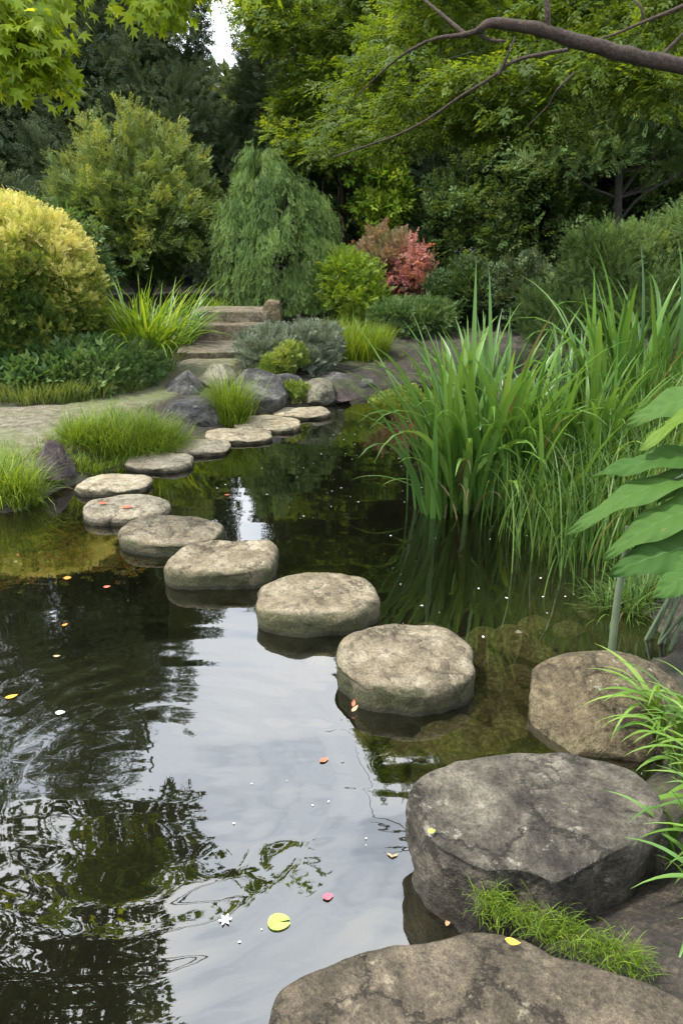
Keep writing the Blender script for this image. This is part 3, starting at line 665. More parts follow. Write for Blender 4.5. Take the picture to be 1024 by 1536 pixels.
def clump_leaves(Cn, O, cs, per, L, g, flat=.6, up=.5, out_=.7, droop=.0, rnd=.55, nup=.8):
    """leaf stations around clump centres Cn with outward directions O"""
    n = len(Cn); cs = np.broadcast_to(np.reshape(cs, (-1, 1)), (n, 1))
    q = g.normal(size=(n, per, 3)); q = unit(q) * (g.uniform(.15, 1, (n, per, 1)) ** .5)
    q[..., 2] *= flat
    Pn = Cn[:, None] + q * cs[:, None]
    A = unit(q) * out_ + O[:, None] * .5 + np.array([0, 0, up - droop]) + g.normal(size=(n, per, 3)) * rnd
    N = np.array([0, 0, nup]) + unit(q) * .5 + O[:, None] * .35 + g.normal(size=(n, per, 3)) * .4
    return Pn.reshape(-1, 3), A.reshape(-1, 3), N.reshape(-1, 3), (L * g.uniform(.7, 1.25, n * per))


def blob_clumps(blobs, n, g, shell=(.72, 1.02), lower=.35):
    Cn, O = [], []; vol = np.array([b[1][0] * b[1][1] + b[1][0] * b[1][2] for b in blobs], float); ks = np.maximum((n * vol / vol.sum()).astype(int), 1)
    for (c, r), k in zip(blobs, ks):
        d = unit(g.normal(size=(k * 2, 3))); keep = (d[:, 2] > -.25) | (g.uniform(size=len(d)) < lower); d = d[keep][:k]
        p = np.array(c) + d * np.array(r) * g.uniform(*shell, (len(d), 1)); o = unit(d / np.array(r)); ok = np.ones(len(d), bool)
        for c2, r2 in blobs:
            if c2 is c: continue
            ok &= (((p - np.array(c2)) / np.array(r2)) ** 2).sum(1) > .55
        Cn.append(p[ok]); O.append(o[ok])
    return np.concatenate(Cn), np.concatenate(O)


def cone_clumps(c, H0, H1, R0, n, g, power=.8, shell=(.55, 1.0)):
    t = 1 - np.sqrt(g.uniform(0, 1, n)); t = np.clip(t + g.normal(0, .02, n), 0, 1); h = H0 + (H1 - H0) * t; a = g.uniform(0, 2 * math.pi, n)
    lob = 1 + .16 * np.sin(3 * a + 4 * t + c[0]) + .12 * np.sin(7 * a + 9 * t)
    rr = R0 * (1 - t) ** power * lob * g.uniform(*shell, n) + .08
    return np.stack([c[0] + np.cos(a) * rr, c[1] + np.sin(a) * rr, h], 1), np.stack([np.cos(a), np.sin(a), .25 + 0 * a], 1)


def foliage(Cn, O, cs, per, tmpl, L, g, mat, name, origin, spread=.22, bias=None, **kw):
    Pn, A, N, Ls = clump_leaves(Cn, O, cs, per, L, g, **kw)
    ct = np.clip(g.normal(.5, .2, len(Cn)), 0, 1)
    t = np.repeat(ct, per) + g.normal(0, spread, len(Pn))
    if bias is not None: t = t + bias(Pn)
    V, F = stamp(tmpl[0], tmpl[1], Pn, A, N, Ls)
    return mesh(name, V - np.array(origin), F, M[mat], np.repeat(np.clip(t, 0, 1), len(tmpl[0])), smooth=False)


def tube(acc, pts, rad, seg=8, wob=0.0, g=None):
    pts = np.array(pts, float); rad = np.broadcast_to(np.array(rad, float), (len(pts),)); tan = unit(np.gradient(pts, axis=0))
    ref = np.array([0, 0, 1.]) if abs(tan[:, 2]).mean() < .85 else np.array([1., 0, 0])
    s = unit(np.cross(tan, ref)); n = np.cross(s, tan); a = np.linspace(0, 2 * math.pi, seg, endpoint=False)
    V = pts[:, None] + (np.cos(a)[None, :, None] * s[:, None] + np.sin(a)[None, :, None] * n[:, None]) * rad[:, None, None]
    acc.add(V.reshape(-1, 3), [grid_faces(len(pts), seg, True), np.arange(seg)[None] + (len(pts) - 1) * seg])


def curve_pts(pts, n):
    pts = np.array(pts, float); m = len(pts) - 1; t = np.linspace(0, m, n); i = np.minimum(t.astype(int), m - 1); f = (t - i)[:, None]
    ex = np.concatenate([[2 * pts[0] - pts[1]], pts, [2 * pts[-1] - pts[-2]]]); p0, p1, p2, p3 = ex[i], ex[i + 1], ex[i + 2], ex[i + 3]
    return .5 * (2 * p1 + (p2 - p0) * f + (2 * p0 - 5 * p1 + 4 * p2 - p3) * f ** 2 + (3 * p1 - p0 - 3 * p2 + p3) * f ** 3)


def limbs(acc, base, ends, r0, g, rend=.012, n=9):
    for e in ends:
        e = np.array(e); b = np.array(base); d = e - b; mid = b + d * .5 + g.normal(size=3) * np.linalg.norm(d) * .08 - np.array([0, 0, .06 * np.linalg.norm(d)])
        p = curve_pts([b, mid, e], n); tube(acc, p, np.linspace(r0, rend, n), 6)


def tree(name, label, cat, base, Cn, O, cs, per, tmpl, L, seed, mat, height, r0, group=None, bark='darkbark', nl=14, **kw):
    g = np.random.default_rng(seed); t = thing(name, label, cat, base, group); base = np.array(base, float)
    obj('crown', foliage(Cn, O, cs, per, tmpl, L, g, mat, 'crown', base, **kw), parent=t)
    a = Acc(); top = base + [g.normal(0, .15), g.normal(0, .15), height]
    p = curve_pts([base - [0, 0, .3], base + (top - base) * .5 + g.normal(0, .08, 3), top], 14); tube(a, p, np.linspace(r0, r0 * .2, 14), 10)
    pick = Cn[g.choice(len(Cn), min(nl, len(Cn)), replace=False)]
    for e in pick:
        f = np.clip((e[2] - base[2]) / height * .75, .1, .95); limbs(a, p[int(f * 13)], [e], r0 * .35 * (1 - f * .6), g)
    obj('trunk', a.mesh('trunk', M[bark], base), parent=t)
    return t


def gnd(u, v, z):
    p = P(u, v, z); return p


# ---- background conifers and trees (x, y measured by bearing)
def bx(u, y): return Q(u, 400, y)[0]
def conifer(u, y, H, R0, seed, label, n=1500, mat='yew', power=.75, per=40, npl=70):
    x = bx(u, y); z = gz(x, y); g = np.random.default_rng(seed)
    C0, O0 = cone_clumps((x, y), z + .5, z + H - .5, R0 * .86, npl, g, power, (.75, 1.0)); keep = (C0[:, 1] < y + .5 * R0) & (C0[:, 2] < z + 13)
    bl = [(c, np.array([1, 1, 2.0]) * g.uniform(.3, .62) * R0 / 2.4) for c in C0[keep]] + [((x, y, z + H * .3), np.array([R0 * .45, R0 * .45, H * .3]))]
    Cn, O = blob_clumps(bl, n, g, (.8, 1.05), .6); keep = (Cn[:, 1] < y + .6 * R0); Cn, O = Cn[keep], O[keep]
    tree('conifer', label, 'conifer', (x, y, z), Cn, O, g.uniform(.16, .3, len(Cn)), per, SPRIG_FINE, .21, seed, mat, H * .9, .2, 'dark conifers behind the pond', droop=.0, up=.35, flat=1.3, nl=10, rnd=.5)


conifer(15, 16.5, 14.5, 2.9, 101, 'dark conifer at the left edge, behind the golden dome shrub')
conifer(140, 19, 15, 2.6, 102, 'tall dark conifer behind the lime-green loose shrub')
conifer(236, 17.8, 8.4, 2.1, 103, 'dark conifer whose sloping side borders the patch of white sky')
conifer(-190, 15, 14, 2.8, 104, 'dark conifer beyond the left edge, farthest left of the row', 900, per=30)


def broad(u, y, zc, blobs, seed, name, label, mat, n, per, L, cs, tmpl=SPRIG, group=None, H=None, **kw):
    x = bx(u, y); z = gz(x, y); g = np.random.default_rng(seed)
    bl = [(np.array((x + b[0], y + b[1], z + b[2])), np.array(b[3:6], float)) for b in blobs]
    Cn, O = blob_clumps(bl, n, g); Hh = H or max(b[2] for b in blobs)
    tree(name, label, 'tree', (x, y, z), Cn, O, g.uniform(cs * .7, cs * 1.3, len(Cn)), per, tmpl, L, seed, mat, Hh, max(.06, Hh * .022), group, **kw)


TG = 'trees behind the pond'
broad(440, 19.5, 0, ((.1, 0, 3.8, 1.25, 1.6, 1.8), (.15, 0, 5.6, .9, 1.4, 1.1), (.8, .4, 5.2, 1.4, 1.4, 1.5), (.3, 0, 6.7, 1.0, 1.2, .9), (-.1, -.3, 2.2, 1.7, 1.5, 1.6)), 111, 'broadleaf_tree', 'grey-green tree right of the patch of white sky, behind the weeping conifer', 'greytree', 900, 40, .22, .34, SPRIG_FINE, group=TG)
broad(535, 17, 0, ((0, 0, 2.6, 1.7, 1.5, 2.0), (.4, .2, 4.7, 1.6, 1.5, 1.5), (-.3, 0, 5.6, 1.3, 1.4, 1.0)), 112, 'broadleaf_tree', 'deep green tree right behind the pink and red shrub', 'darkleaf', 800, 36, .24, .36, group=TG)
broad(660, 15, 0, ((0, 0, 1.6, 1.4, 1.2, 1.5), (.5, .2, 3.4, 1.4, 1.3, 1.5), (-.5, .3, 4.6, 1.3, 1.2, 1.3), (.2, .2, 6.6, 1.6, 1.4, 1.6), (0, .3, 8.8, 1.3, 1.3, 1.4)), 113, 'broadleaf_tree', 'green tree with layered clumps, right of the red shrub', 'greytree', 850, 36, .2, .32, SPRIG_FINE, group=TG)
broad(760, 13.5, 0, ((0, 0, 1.2, 1.3, 1.1, 1.3), (.3, .2, 3.0, 1.5, 1.2, 1.3), (-.2, .2, 5.0, 1.4, 1.3, 1.5), (.3, 0, 7.2, 1.4, 1.3, 1.5)), 114, 'broadleaf_tree', 'dark olive tree behind the tallest strap-leaf reeds', 'olive', 760, 36, .2, .32, group=TG)
broad(905, 14.5, 0, ((0, 0, 1.6, 1.7, 1.2, 1.6), (.4, .3, 4.2, 1.8, 1.3, 1.7), (-.6, .3, 6.6, 1.6, 1.3, 1.6), (.6, 0, 8.6, 1.5, 1.3, 1.5)), 115, 'broadleaf_tree', 'deep green tree at the right, behind the feathery shrub', 'darkleaf', 760, 36, .22, .36, group=TG)
broad(1090, 13, 0, ((0, 0, 1.6, 1.7, 1.2, 1.6), (.2, .3, 4.0, 1.7, 1.3, 1.6), (0, .3, 6.6, 1.7, 1.3, 1.7)), 116, 'broadleaf_tree', 'deep green tree at the right edge, behind the feathery small tree', 'darkleaf', 340, 34, .28, .55, group=TG)
broad(935, 10.8, 0, ((-.2, 0, 3.0, 1.0, .8, .55), (.7, .1, 2.6, .9, .8, .5), (.3, .2, 3.7, 1.1, .9, .6), (1.5, .1, 3.3, 1.0, .8, .6), (-.7, .1, 2.4, .6, .6, .4)), 117, 'feathery_tree', 'feathery small tree with dark crooked limbs above the soft fine-leaved shrub', 'feather', 330, 40, .2, .34, FEATHER, nl=26, up=.7)
broad(925, 9.0, 0, ((0, 0, .8, .7, .6, .5), (.5, .1, 1.15, .6, .6, .45), (-.5, -.1, .5, .55, .5, .4), (1.2, 0, 1.2, .8, .7, .6), (.3, -.2, .4, .8, .6, .5), (-.15, .1, 1.25, .35, .4, .25)), 118, 'feathery_shrub', 'soft fine-leaved shrub behind the right-hand reeds', 'feather', 420, 50, .13, .2, FEATHER, H=1.2, up=.6, nl=8)


def shrub(name, label, u, v, z0, y, blobs, seed, mat, n, per, L, cs, tmpl=SPRIG, cat='shrub', stems=7, bias=None, group=None, shell=(.72, 1.02), lower=.35, **kw):
    x = bx(u, y); z = gz(x, y); g = np.random.default_rng(seed); t = thing(name, label, cat, (x, y, z), group); base = np.array((x, y, z))
    bl = [(base + np.array(b[:3]), np.array(b[3:6], float)) for b in blobs]
    Cn, O = blob_clumps(bl, n, g, shell, lower); b2 = (lambda Pn: bias(Pn - base)) if bias else None
    obj('foliage', foliage(Cn, O, g.uniform(cs * .7, cs * 1.3, len(Cn)), per, tmpl, L, g, mat, 'foliage', base, bias=b2, **kw), parent=t)
    a = Acc(); limbs(a, base - [0, 0, .05], Cn[g.choice(len(Cn), min(stems, len(Cn)), replace=False)], .02, g, .005)
    obj('stem', a.mesh('stem', M['darkbark'], base), parent=t)
    return t


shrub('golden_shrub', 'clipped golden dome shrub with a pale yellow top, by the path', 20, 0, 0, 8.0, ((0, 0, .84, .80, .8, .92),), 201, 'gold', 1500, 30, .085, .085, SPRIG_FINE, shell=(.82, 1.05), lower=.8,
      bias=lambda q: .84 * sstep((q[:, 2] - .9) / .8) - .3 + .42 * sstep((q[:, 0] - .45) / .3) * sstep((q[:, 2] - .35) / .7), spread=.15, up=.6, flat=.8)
def branchy(name, label, u, y, nbr, rx, H, seed, mat, per, L, tmpl=SPRIG_FINE, sp=.11, ry=None, low=.25, tb=.35, cat='shrub'):
    """open shrub: arching branches with leafy side sprays"""
    x = bx(u, y); z = gz(x, y); base = np.array((x, y, z)); g = np.random.default_rng(seed); t = thing(name, label, cat, base); ry = ry or rx * .8
    st = Acc(); Pn, A, tint = [], [], []
    for k in range(nbr):
        a = g.uniform(0, 6.283); el = g.uniform(0, 1) ** .62; hh = H * (low + (1 - low) * math.cos(el * 1.35)) * g.uniform(.72, 1.08); r = math.sin(el * 1.57) * g.uniform(.75, 1.1)
        e = base + [math.cos(a) * rx * r, math.sin(a) * ry * r, hh]; m = base + (e - base) * .5 + np.array([0, 0, .16 * H * (.3 + r)]) + g.normal(0, .06, 3)
        pts = curve_pts([base + g.normal(0, .06, 3) * [1, 1, 0], m, e], 12)
        if k % 3 == 0: tube(st, pts, np.linspace(.014, .003, 12), 5)
        tt = g.uniform(.12, 1, per) ** .75; q = pts[np.minimum((tt * 11).astype(int), 10)] + (tt * 11 % 1)[:, None] * np.diff(pts, axis=0)[np.minimum((tt * 11).astype(int), 10)]
        Pn.append(q + g.normal(0, sp, (per, 3)) * (1.25 - tt[:, None] * .75)); d = unit(pts[-1] - pts[5]); A.append(d + g.normal(0, .6, (per, 3)) + [0, 0, .25])
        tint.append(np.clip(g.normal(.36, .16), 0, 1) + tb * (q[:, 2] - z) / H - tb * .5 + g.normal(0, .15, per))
    Pn = np.concatenate(Pn); A = np.concatenate(A); N = np.array([0, -.3, .8]) + g.normal(0, .5, Pn.shape); V, F = stamp(tmpl[0], tmpl[1], Pn, A, N, L * g.uniform(.7, 1.25, len(Pn)))
    obj('foliage', mesh('foliage', V - base, F, M[mat], np.repeat(np.clip(np.concatenate(tint), 0, 1), len(tmpl[0])), smooth=False), parent=t); obj('stem', st.mesh('stem', M['darkbark'], base), parent=t)
branchy('loose_shrub', 'wide lime-green loose open shrub between the golden dome and the weeping conifer', 212, 13, 250, 1.62, 2.75, 202, 'lime', 130, .17, tb=.5, low=.03)
branchy('leafy_shrub', 'green leafy shrub peeping out behind the golden dome', 70, 10.5, 60, .9, 1.75, 213, 'cover', 90, .17, SPRIG, .09)
def weeping():
    u, y = 414, 12.2; x = bx(u, y); z = gz(x, y); base = np.array((x, y, z)); g = np.random.default_rng(203)
    t = thing('weeping_conifer', 'weeping conifer with hanging sprays in front of the steps, left of the pink shrub', 'conifer', base)
    lobes = [((-.18, 0, 2.0), (.36, .35, .42)), ((.1, -.1, 1.6), (.5, .5, .5)), ((.55, 0, 1.35), (.38, .4, .45)), ((-.45, -.1, 1.3), (.42, .4, .5)), ((.1, -.3, 1.0), (.7, .5, .5)), ((.6, -.1, .8), (.38, .4, .5)), ((-.5, -.1, .75), (.45, .4, .5)), ((.05, -.3, .45), (.8, .5, .45))]
    Cn, O = blob_clumps([(base + np.array(c), np.array(r)) for c, r in lobes], 620, g, (.85, 1.05), .25); n = len(Cn); per = 62
    Ls = g.uniform(.15, .7, n); tt = g.uniform(0, 1, (n, per)); h = unit(O * [1, 1, 0]); Pn = Cn[:, None] + h[:, None] * (.06 * np.sin(tt * 2.2))[..., None] - np.array([0, 0, 1.]) * (tt * Ls[:, None])[..., None] + g.normal(0, 1, (n, per, 3)) * [.04, .04, .03]
    A = np.array([0, 0, -1.]) + h[:, None] * .35 + g.normal(0, .38, (n, per, 3)); N = h[:, None] + np.array([0, 0, .35]) + g.normal(0, .5, (n, per, 3))
    Pn[..., 2] = np.maximum(Pn[..., 2], z + .06); tint = np.repeat(np.clip(g.normal(.45, .24, n), 0, 1), per) + g.normal(0, .16, n * per)
    V, F = stamp(FEATHER[0], FEATHER[1], Pn.reshape(-1, 3), A.reshape(-1, 3), N.reshape(-1, 3), .085 * g.uniform(.7, 1.3, n * per))
    obj('crown', mesh('crown', V - base, F, M['weep'], np.repeat(np.clip(tint, 0, 1), len(FEATHER[0])), smooth=False), parent=t)
    ac = Acc(); tube(ac, curve_pts([base - [0, 0, .2], base + [.05, 0, 1.2], base + [-.15, 0, 2.1]], 12), np.linspace(.09, .015, 12)); limbs(ac, base + [0, 0, .7], Cn[g.choice(n, 16)], .02, g)
    obj('trunk', ac.mesh('trunk', M['darkbark'], base), parent=t)
weeping()
shrub('light_green_shrub', 'light green bush between the weeping conifer and the pink shrub', 528, 0, 0, 11.6, ((0, 0, .4, .34, .35, .4), (-.12, 0, .68, .24, .25, .22), (.15, -.1, .25, .32, .3, .3)), 204, 'iris', 110, 40, .13, .2, SPRIG_FINE)
branchy('pink_shrub', 'dusty pink and green open shrub left of the bright red leaves', 578, 12.6, 70, .55, 1.15, 205, 'dusty', 80, .12, sp=.07)
branchy('red_shrub', 'airy pinkish-red shrub right of the dusty pink shrub', 616, 12.3, 26, .4, 1.05, 206, 'red', 34, .12, SPRIG, sp=.1)
shrub('leggy_shrub', 'thin bright green shrub rising behind the pink shrub', 572, 0, 0, 13.4, ((0, 0, 1.5, .35, .35, .5), (-.1, 0, 2.0, .25, .25, .3)), 212, 'iris', 50, 22, .16, .2, SPRIG_BIG)
shrub('low_hedge', 'low dark green spreading shrub below the red shrub, behind the bare soil', 618, 0, 0, 11.0, ((0, 0, .15, .55, .35, .2), (.3, .1, .18, .35, .35, .2)), 207, 'cover', 110, 44, .11, .14, SPRIG_FINE)
shrub('silver_shrub', 'silver-grey shrub above the shore rocks', 425, 0, 0, 8.95, ((-.18, 0, .2, .34, .3, .24), (.28, .05, .24, .34, .3, .24), (.05, -.15, .12, .46, .25, .16)), 208, 'silver', 200, 44, .085, .12, SPRIG_FINE, up=.9)
shrub('chartreuse_shrub', 'small yellow-green shrub tucked in front of the silver shrub', 432, 0, 0, 8.45, ((0, 0, .2, .14, .12, .16), (-.2, .05, .1, .12, .1, .1)), 209, 'chart', 60, 30, .06, .06, SPRIG, stems=4)
shrub('water_edge_plant', 'pale lime plant at the water edge behind the strap-leaf reeds', 594, 0, 0, 7.9, ((0, 0, .08, .17, .15, .12), (.15, .1, .12, .16, .15, .13)), 210, 'chart', 55, 34, .08, .08, SPRIG, stems=4)
shrub('rock_plant', 'tiny yellow-green plant between the dark rock and the smooth pale rock', 440, 0, 0, 7.75, ((0, 0, .06, .16, .1, .07),), 211, 'chart', 30, 24, .05, .05, SPRIG, stems=3)
branchy('dark_shrub', 'low dark green shrub behind the tip of the tallest strap leaves', 705, 11.6, 60, .6, .75, 230, 'darkleaf', 90, .15, SPRIG, .08)
branchy('dark_shrub', 'low green shrub at the foot of the dark trees, beside the soft fine-leaved shrub', 785, 11.2, 60, .65, .9, 231, 'greytree', 90, .15, SPRIG, .08)
# leafy ground cover under the golden shrub
CG = 'leafy clumps under the golden shrub'
for k, (u, y, w, h, lb) in enumerate(((10, 7.35, .4, .22, 'leafy green clump at the left edge, below the golden dome'), (85, 7.45, .38, .2, 'leafy green clump below the middle of the golden dome'), (125, 7.5, .24, .2, 'ferny clump below the right side of the golden dome'), (168, 7.75, .16, .2, 'ferny clump leaning on the bright iris leaves'))):
    shrub('ground_cover_plant', lb, u, 0, 0, y, ((0, 0, .1, w, .32, h), (.1, .2, .15, w * .8, .3, h)), 220 + k, 'cover', 90, 34, .14, .14, FEATHER if k > 1 else SPRIG_BIG, group=CG, cat='plant', stems=5)

# ------------------------------------------------------------------ overhanging trees
def overhang():
    g = np.random.default_rng(301); base = np.array((3.35, 5.0, gz(3.35, 5.0)))
    t = thing('overhanging_tree', 'fine-leaved tree reaching over the pond from the right on a thick brown bough', 'tree', base)
    tr = Acc(); J = Q(1240, 150, 4.9); tube(tr, curve_pts([base - [0, 0, .3], base + [.1, 0, 1.2], J, J + [.15, .2, 1.6], J + [.1, .3, 3.2]], 24), np.linspace(.2, .09, 24), 14)
    obj('trunk', tr.mesh('trunk', M['bark'], base), parent=t)
    br = Acc(); pts = [J, Q(1110, 118, 4.75), Q(1024, 100, 4.6), Q(940, 82, 4.45), Q(870, 64, 4.35), Q(818, 47, 4.28), Q(775, 38, 4.22), Q(735, 36, 4.2), Q(716, 44, 4.21)]
    pp = curve_pts(pts, 50); kk = fbm(pp * 9, 3) * .01; pp = pp + np.stack([0 * kk, kk, kk], 1); tube(br, pp, np.interp(np.linspace(0, 1, 50), [0, .35, .8, 1], [.056, .037, .027, .016]) * (1 + .16 * fbm(pp * 7, 3)), 14)
    tube(br, curve_pts([Q(728, 38, 4.2), Q(714, 47, 4.21), Q(690, 53, 4.25), Q(662, 56, 4.3), Q(640, 62, 4.4)], 18), np.linspace(.017, .006, 18), 8)
    tube(br, curve_pts([Q(720, 52, 4.22), Q(735, 60, 4.2), Q(758, 62, 4.15)], 8), np.linspace(.012, .007, 8), 6)
    for pl, r0, r1 in (([Q(819, 48, 4.28), Q(820, 10, 4.26), Q(814, -60, 4.3), Q(800, -160, 4.4)], .017, .009),
                   ([Q(850, 75, 4.8), Q(775, 90, 4.8), Q(735, 118, 4.85), Q(690, 145, 4.9), Q(640, 180, 5.0), Q(590, 205, 5.1), Q(540, 222, 5.2), Q(500, 236, 5.3)], .011, .004),
                   ([Q(748, 112, 4.83), Q(760, 85, 4.8), Q(772, 55, 4.8)], .011, .004),
                   ([Q(1060, -10, 4.4), Q(1010, 15, 4.4), Q(960, 35, 4.45), Q(920, 52, 4.5), Q(885, 62, 4.5)], .012, .004),
                   ([Q(965, 32, 4.45), Q(960, 10, 4.45), Q(950, 0, 4.5)], .008, .005),
                   ([Q(990, 85, 4.6), Q(1010, 65, 4.6), Q(1030, 45, 4.6)], .012, .008),
                   ([Q(860, 110, 5.0), Q(835, 135, 5.0), Q(820, 160, 5.1), Q(790, 190, 5.2)], .008, .003),
                   ([Q(640, 62, 4.4), Q(600, 85, 4.6), Q(560, 120, 4.9), Q(530, 150, 5.1)], .008, .003), ([Q(700, 54, 4.25), Q(660, 20, 4.4), Q(600, -30, 4.7)], .012, .005)):
        c = curve_pts(pl, 20); tube(br, c, np.linspace(r0, r1, 20), 7)
    obj('bough', br.mesh('bough', M['bark'], base), parent=t)
    # leaf layers: flat sprays spread through a real volume 4.4 to 8 m out
    Cn = []
    def layer(n, u0, u1, v0, v1, y0, y1):
        for _ in range(n): Cn.append(Q(g.uniform(u0, u1), g.uniform(v0, v1), g.uniform(y0, y1)))
    layer(130, 600, 800, -90, 130, 6.6, 8.8); layer(120, 780, 1080, -90, 90, 5.6, 8.0)
    layer(80, 560, 720, 90, 205, 6.2, 8.6); layer(60, 700, 860, 100, 200, 5.8, 7.6); layer(30, 860, 1040, 90, 150, 5.6, 7.4)
    layer(30, 480, 600, 120, 235, 7.4, 9.0); layer(30, 560, 640, 0, 120, 8.0, 9.6)
    Cn = np.array(Cn); ok = fbm(Cn * np.array([1.3, 1.3, 2.4]) + 3, 2) > -.16; Cn = Cn[ok]
    O = unit(np.stack([-np.ones(len(Cn)), -.4 + 0 * Cn[:, 0], -.15 + 0 * Cn[:, 0]], 1))
    obj('crown', foliage(Cn, O, g.uniform(.2, .36, len(Cn)), 46, SPRIG, .115, g, 'canopy', 'crown', base, flat=.3, up=-.1, droop=.15, rnd=.5, nup=1.4, spread=.16), parent=t)
    a = Acc()
    for e in Cn[g.choice(len(Cn), 60, replace=False)]:
        s = e + np.array([.35, .1, .08]) + g.normal(0, .06, 3); tube(a, curve_pts([s, (s + e) / 2 + g.normal(0, .03, 3), e], 6), np.linspace(.006, .002, 6), 5)
    o = obj('twig', a.mesh('twig', M['darkbark'], base), parent=t); o['kind'] = 'stuff'
overhang()
def bright_tree():
    g = np.random.default_rng(310); y = 14.6; x = bx(520, y); z = gz(x, y); Cn = []
    for n, u0, u1, v0, v1 in ((120, 400, 620, -40, 60), (90, 440, 600, 40, 160), (60, 430, 530, 150, 245), (30, 370, 440, -30, 40), (30, 590, 680, 20, 130)):
        for _ in range(n): Cn.append(Q(g.uniform(u0, u1), g.uniform(v0, v1), g.uniform(13.2, 15.6)))
    Cn = np.array(Cn); Cn = Cn[fbm(Cn * np.array([.9, .9, 1.5]) + 7, 2) > -.12]; O = unit(np.stack([Cn[:, 0] - x, Cn[:, 1] - y, .3 + 0 * Cn[:, 0]], 1))
    tree('bright_tree', 'bright yellow-green leafy tree above the pink shrub, right of the weeping conifer', 'tree', (x, y, z), Cn, O, g.uniform(.34, .56, len(Cn)), 50, SPRIG, .2, 311, 'canopy', 4.6, .1, TG, flat=.45, up=0, droop=.2, nup=1.2, spread=.18, bark='bark')
bright_tree()


def maple():
    g = np.random.default_rng(302); base = np.array((-4.3, 3.2, gz(-4.3, 3.2)))
    t = thing('maple_tree', 'yellow-green star-leaved maple hanging into the top left corner', 'tree', base)
    a = Acc(); J = np.array((-3.9, 3.6, 3.0)); tube(a, curve_pts([base - [0, 0, .3], base + [.2, 0, 1.4], J, J + [.4, .5, 1.5], J + [.8, .9, 2.6]], 24), np.linspace(.17, .06, 24), 12)
    obj('trunk', a.mesh('trunk', M['bark'], base), parent=t)
    Cn = []; tips = []
    def blob(u, v, y, n, s):
        c = Q(u, v, y); tips.append(c)
        for _ in range(n): Cn.append(c + g.normal(0, s, 3) * [1, 1, .6])
    for u, v, y, n, s in ((20, 95, 3.9, 10, .07), (60, 60, 4.0, 14, .09), (15, 40, 3.9, 14, .1), (70, 105, 4.1, 5, .05), (85, 10, 4.2, 7, .08), (140, -45, 4.2, 6, .06), (0, 10, 4.0, 14, .12), (-60, 60, 4.0, 20, .15),
                          (228, 8, 4.1, 4, .04), (258, 8, 4.1, 6, .045), (325, -42, 4.1, 3, .03), (400, -35, 4.3, 4, .05), (250, -60, 4.1, 6, .07)): blob(u, v, y, n, s)
    Cn = np.array(Cn);     O = np.tile(np.array([[.3, -.3, -.5]]), (len(Cn), 1))
    obj('crown', foliage(Cn, O, g.uniform(.1, .2, len(Cn)), 15, MAPLE, .08, g, 'maple', 'crown', base, flat=.5, up=0, droop=.7, rnd=.5, nup=.8, spread=.2), parent=t)
    U = []
    for n, u0, u1, v0, v1 in ((150, -160, 170, 1370, 1640), (46, 150, 305, 1200, 1305), (22, -60, 190, 1225, 1300), (26, -60, 250, 1318, 1348), (30, 130, 240, 1385, 1480), (20, 60, 270, 1510, 1600), (12, -150, 20, 1120, 1200)):
        for _ in range(n):
            d = ray(g.uniform(u0, u1), g.uniform(v0, v1)); z = g.uniform(3.9, 4.6); U.append(np.array([0, 0, -CAM_Z]) + d * [1, 1, -1] * (z + CAM_Z) / -d[2])
    U = np.array(U); O = np.tile(np.array([[.3, -.2, -.2]]), (len(U), 1))
    obj('upper_crown', foliage(U, O, g.uniform(.1, .2, len(U)), 16, MAPLE, .12, g, 'greytree', 'upper_crown', base, flat=.5, up=0, droop=.4, rnd=.5, nup=.9, spread=.2), parent=t)
    Cn = np.concatenate([Cn, U])
    b = Acc()
    for e in list(Cn[g.choice(len(Cn), 34)]) : 
        s = J + np.array([.4, .5, 1.2]); m = (s + e) / 2 + np.array([0, 0, .35]); tube(b, curve_pts([s, m, e], 14), np.linspace(.022, .004, 14), 6)
    obj('branch', b.mesh('branch', M['bark'], base), parent=t)
maple()

# ------------------------------------------------------------------ blades
def blades(root, az, H, lean, curl, W, g, S=7, fold=.25, power=2.0, taper=2.5, twist=.3, basew=.55):
    n = len(root); s = np.linspace(0, 1, S); th = lean[:, None] + curl[:, None] * s[None] ** power
    ds = 1 / (S - 1); dx = np.sin(th) * ds; dz = np.cos(th) * ds
    X = np.concatenate([np.zeros((n, 1)), np.cumsum((dx[:, 1:] + dx[:, :-1]) / 2, 1)], 1) * H[:, None]; Z = np.concatenate([np.zeros((n, 1)), np.cumsum((dz[:, 1:] + dz[:, :-1]) / 2, 1)], 1) * H[:, None]
    dirh = np.stack([np.cos(az), np.sin(az), 0 * az], 1); a2 = az + math.pi / 2 + g.normal(0, twist, n); side = np.stack([np.cos(a2), np.sin(a2), 0 * az], 1)
    cen = root[:, None] + dirh[:, None] * X[..., None] + np.array([0, 0, 1.]) * Z[..., None]
    w = W[:, None] * (basew + (1 - basew) * np.sin(np.clip(s * 1.7, 0, 1.57)))[None] * (1 - s ** taper)[None]
    w[:, -1] = W * .02
    nrm = np.stack([-np.cos(th) * dirh[:, :1], -np.cos(th) * dirh[:, 1:2], np.sin(th)], -1)
    Lf = cen + side[:, None] * w[..., None] * .5 + nrm * (w * fold)[..., None]; Rt = cen - side[:, None] * w[..., None] * .5 + nrm * (w * fold)[..., None]
    if fold:
        V = np.stack([Lf, cen, Rt], 2); k = 3
    else:
        V = np.stack([Lf, Rt], 2); k = 2
    V = V.reshape(-1, 3); fb = grid_faces(S, k); F = (fb[None] + (np.arange(n) * S * k)[:, None, None]).reshape(-1, 4)
    return V, F, S * k


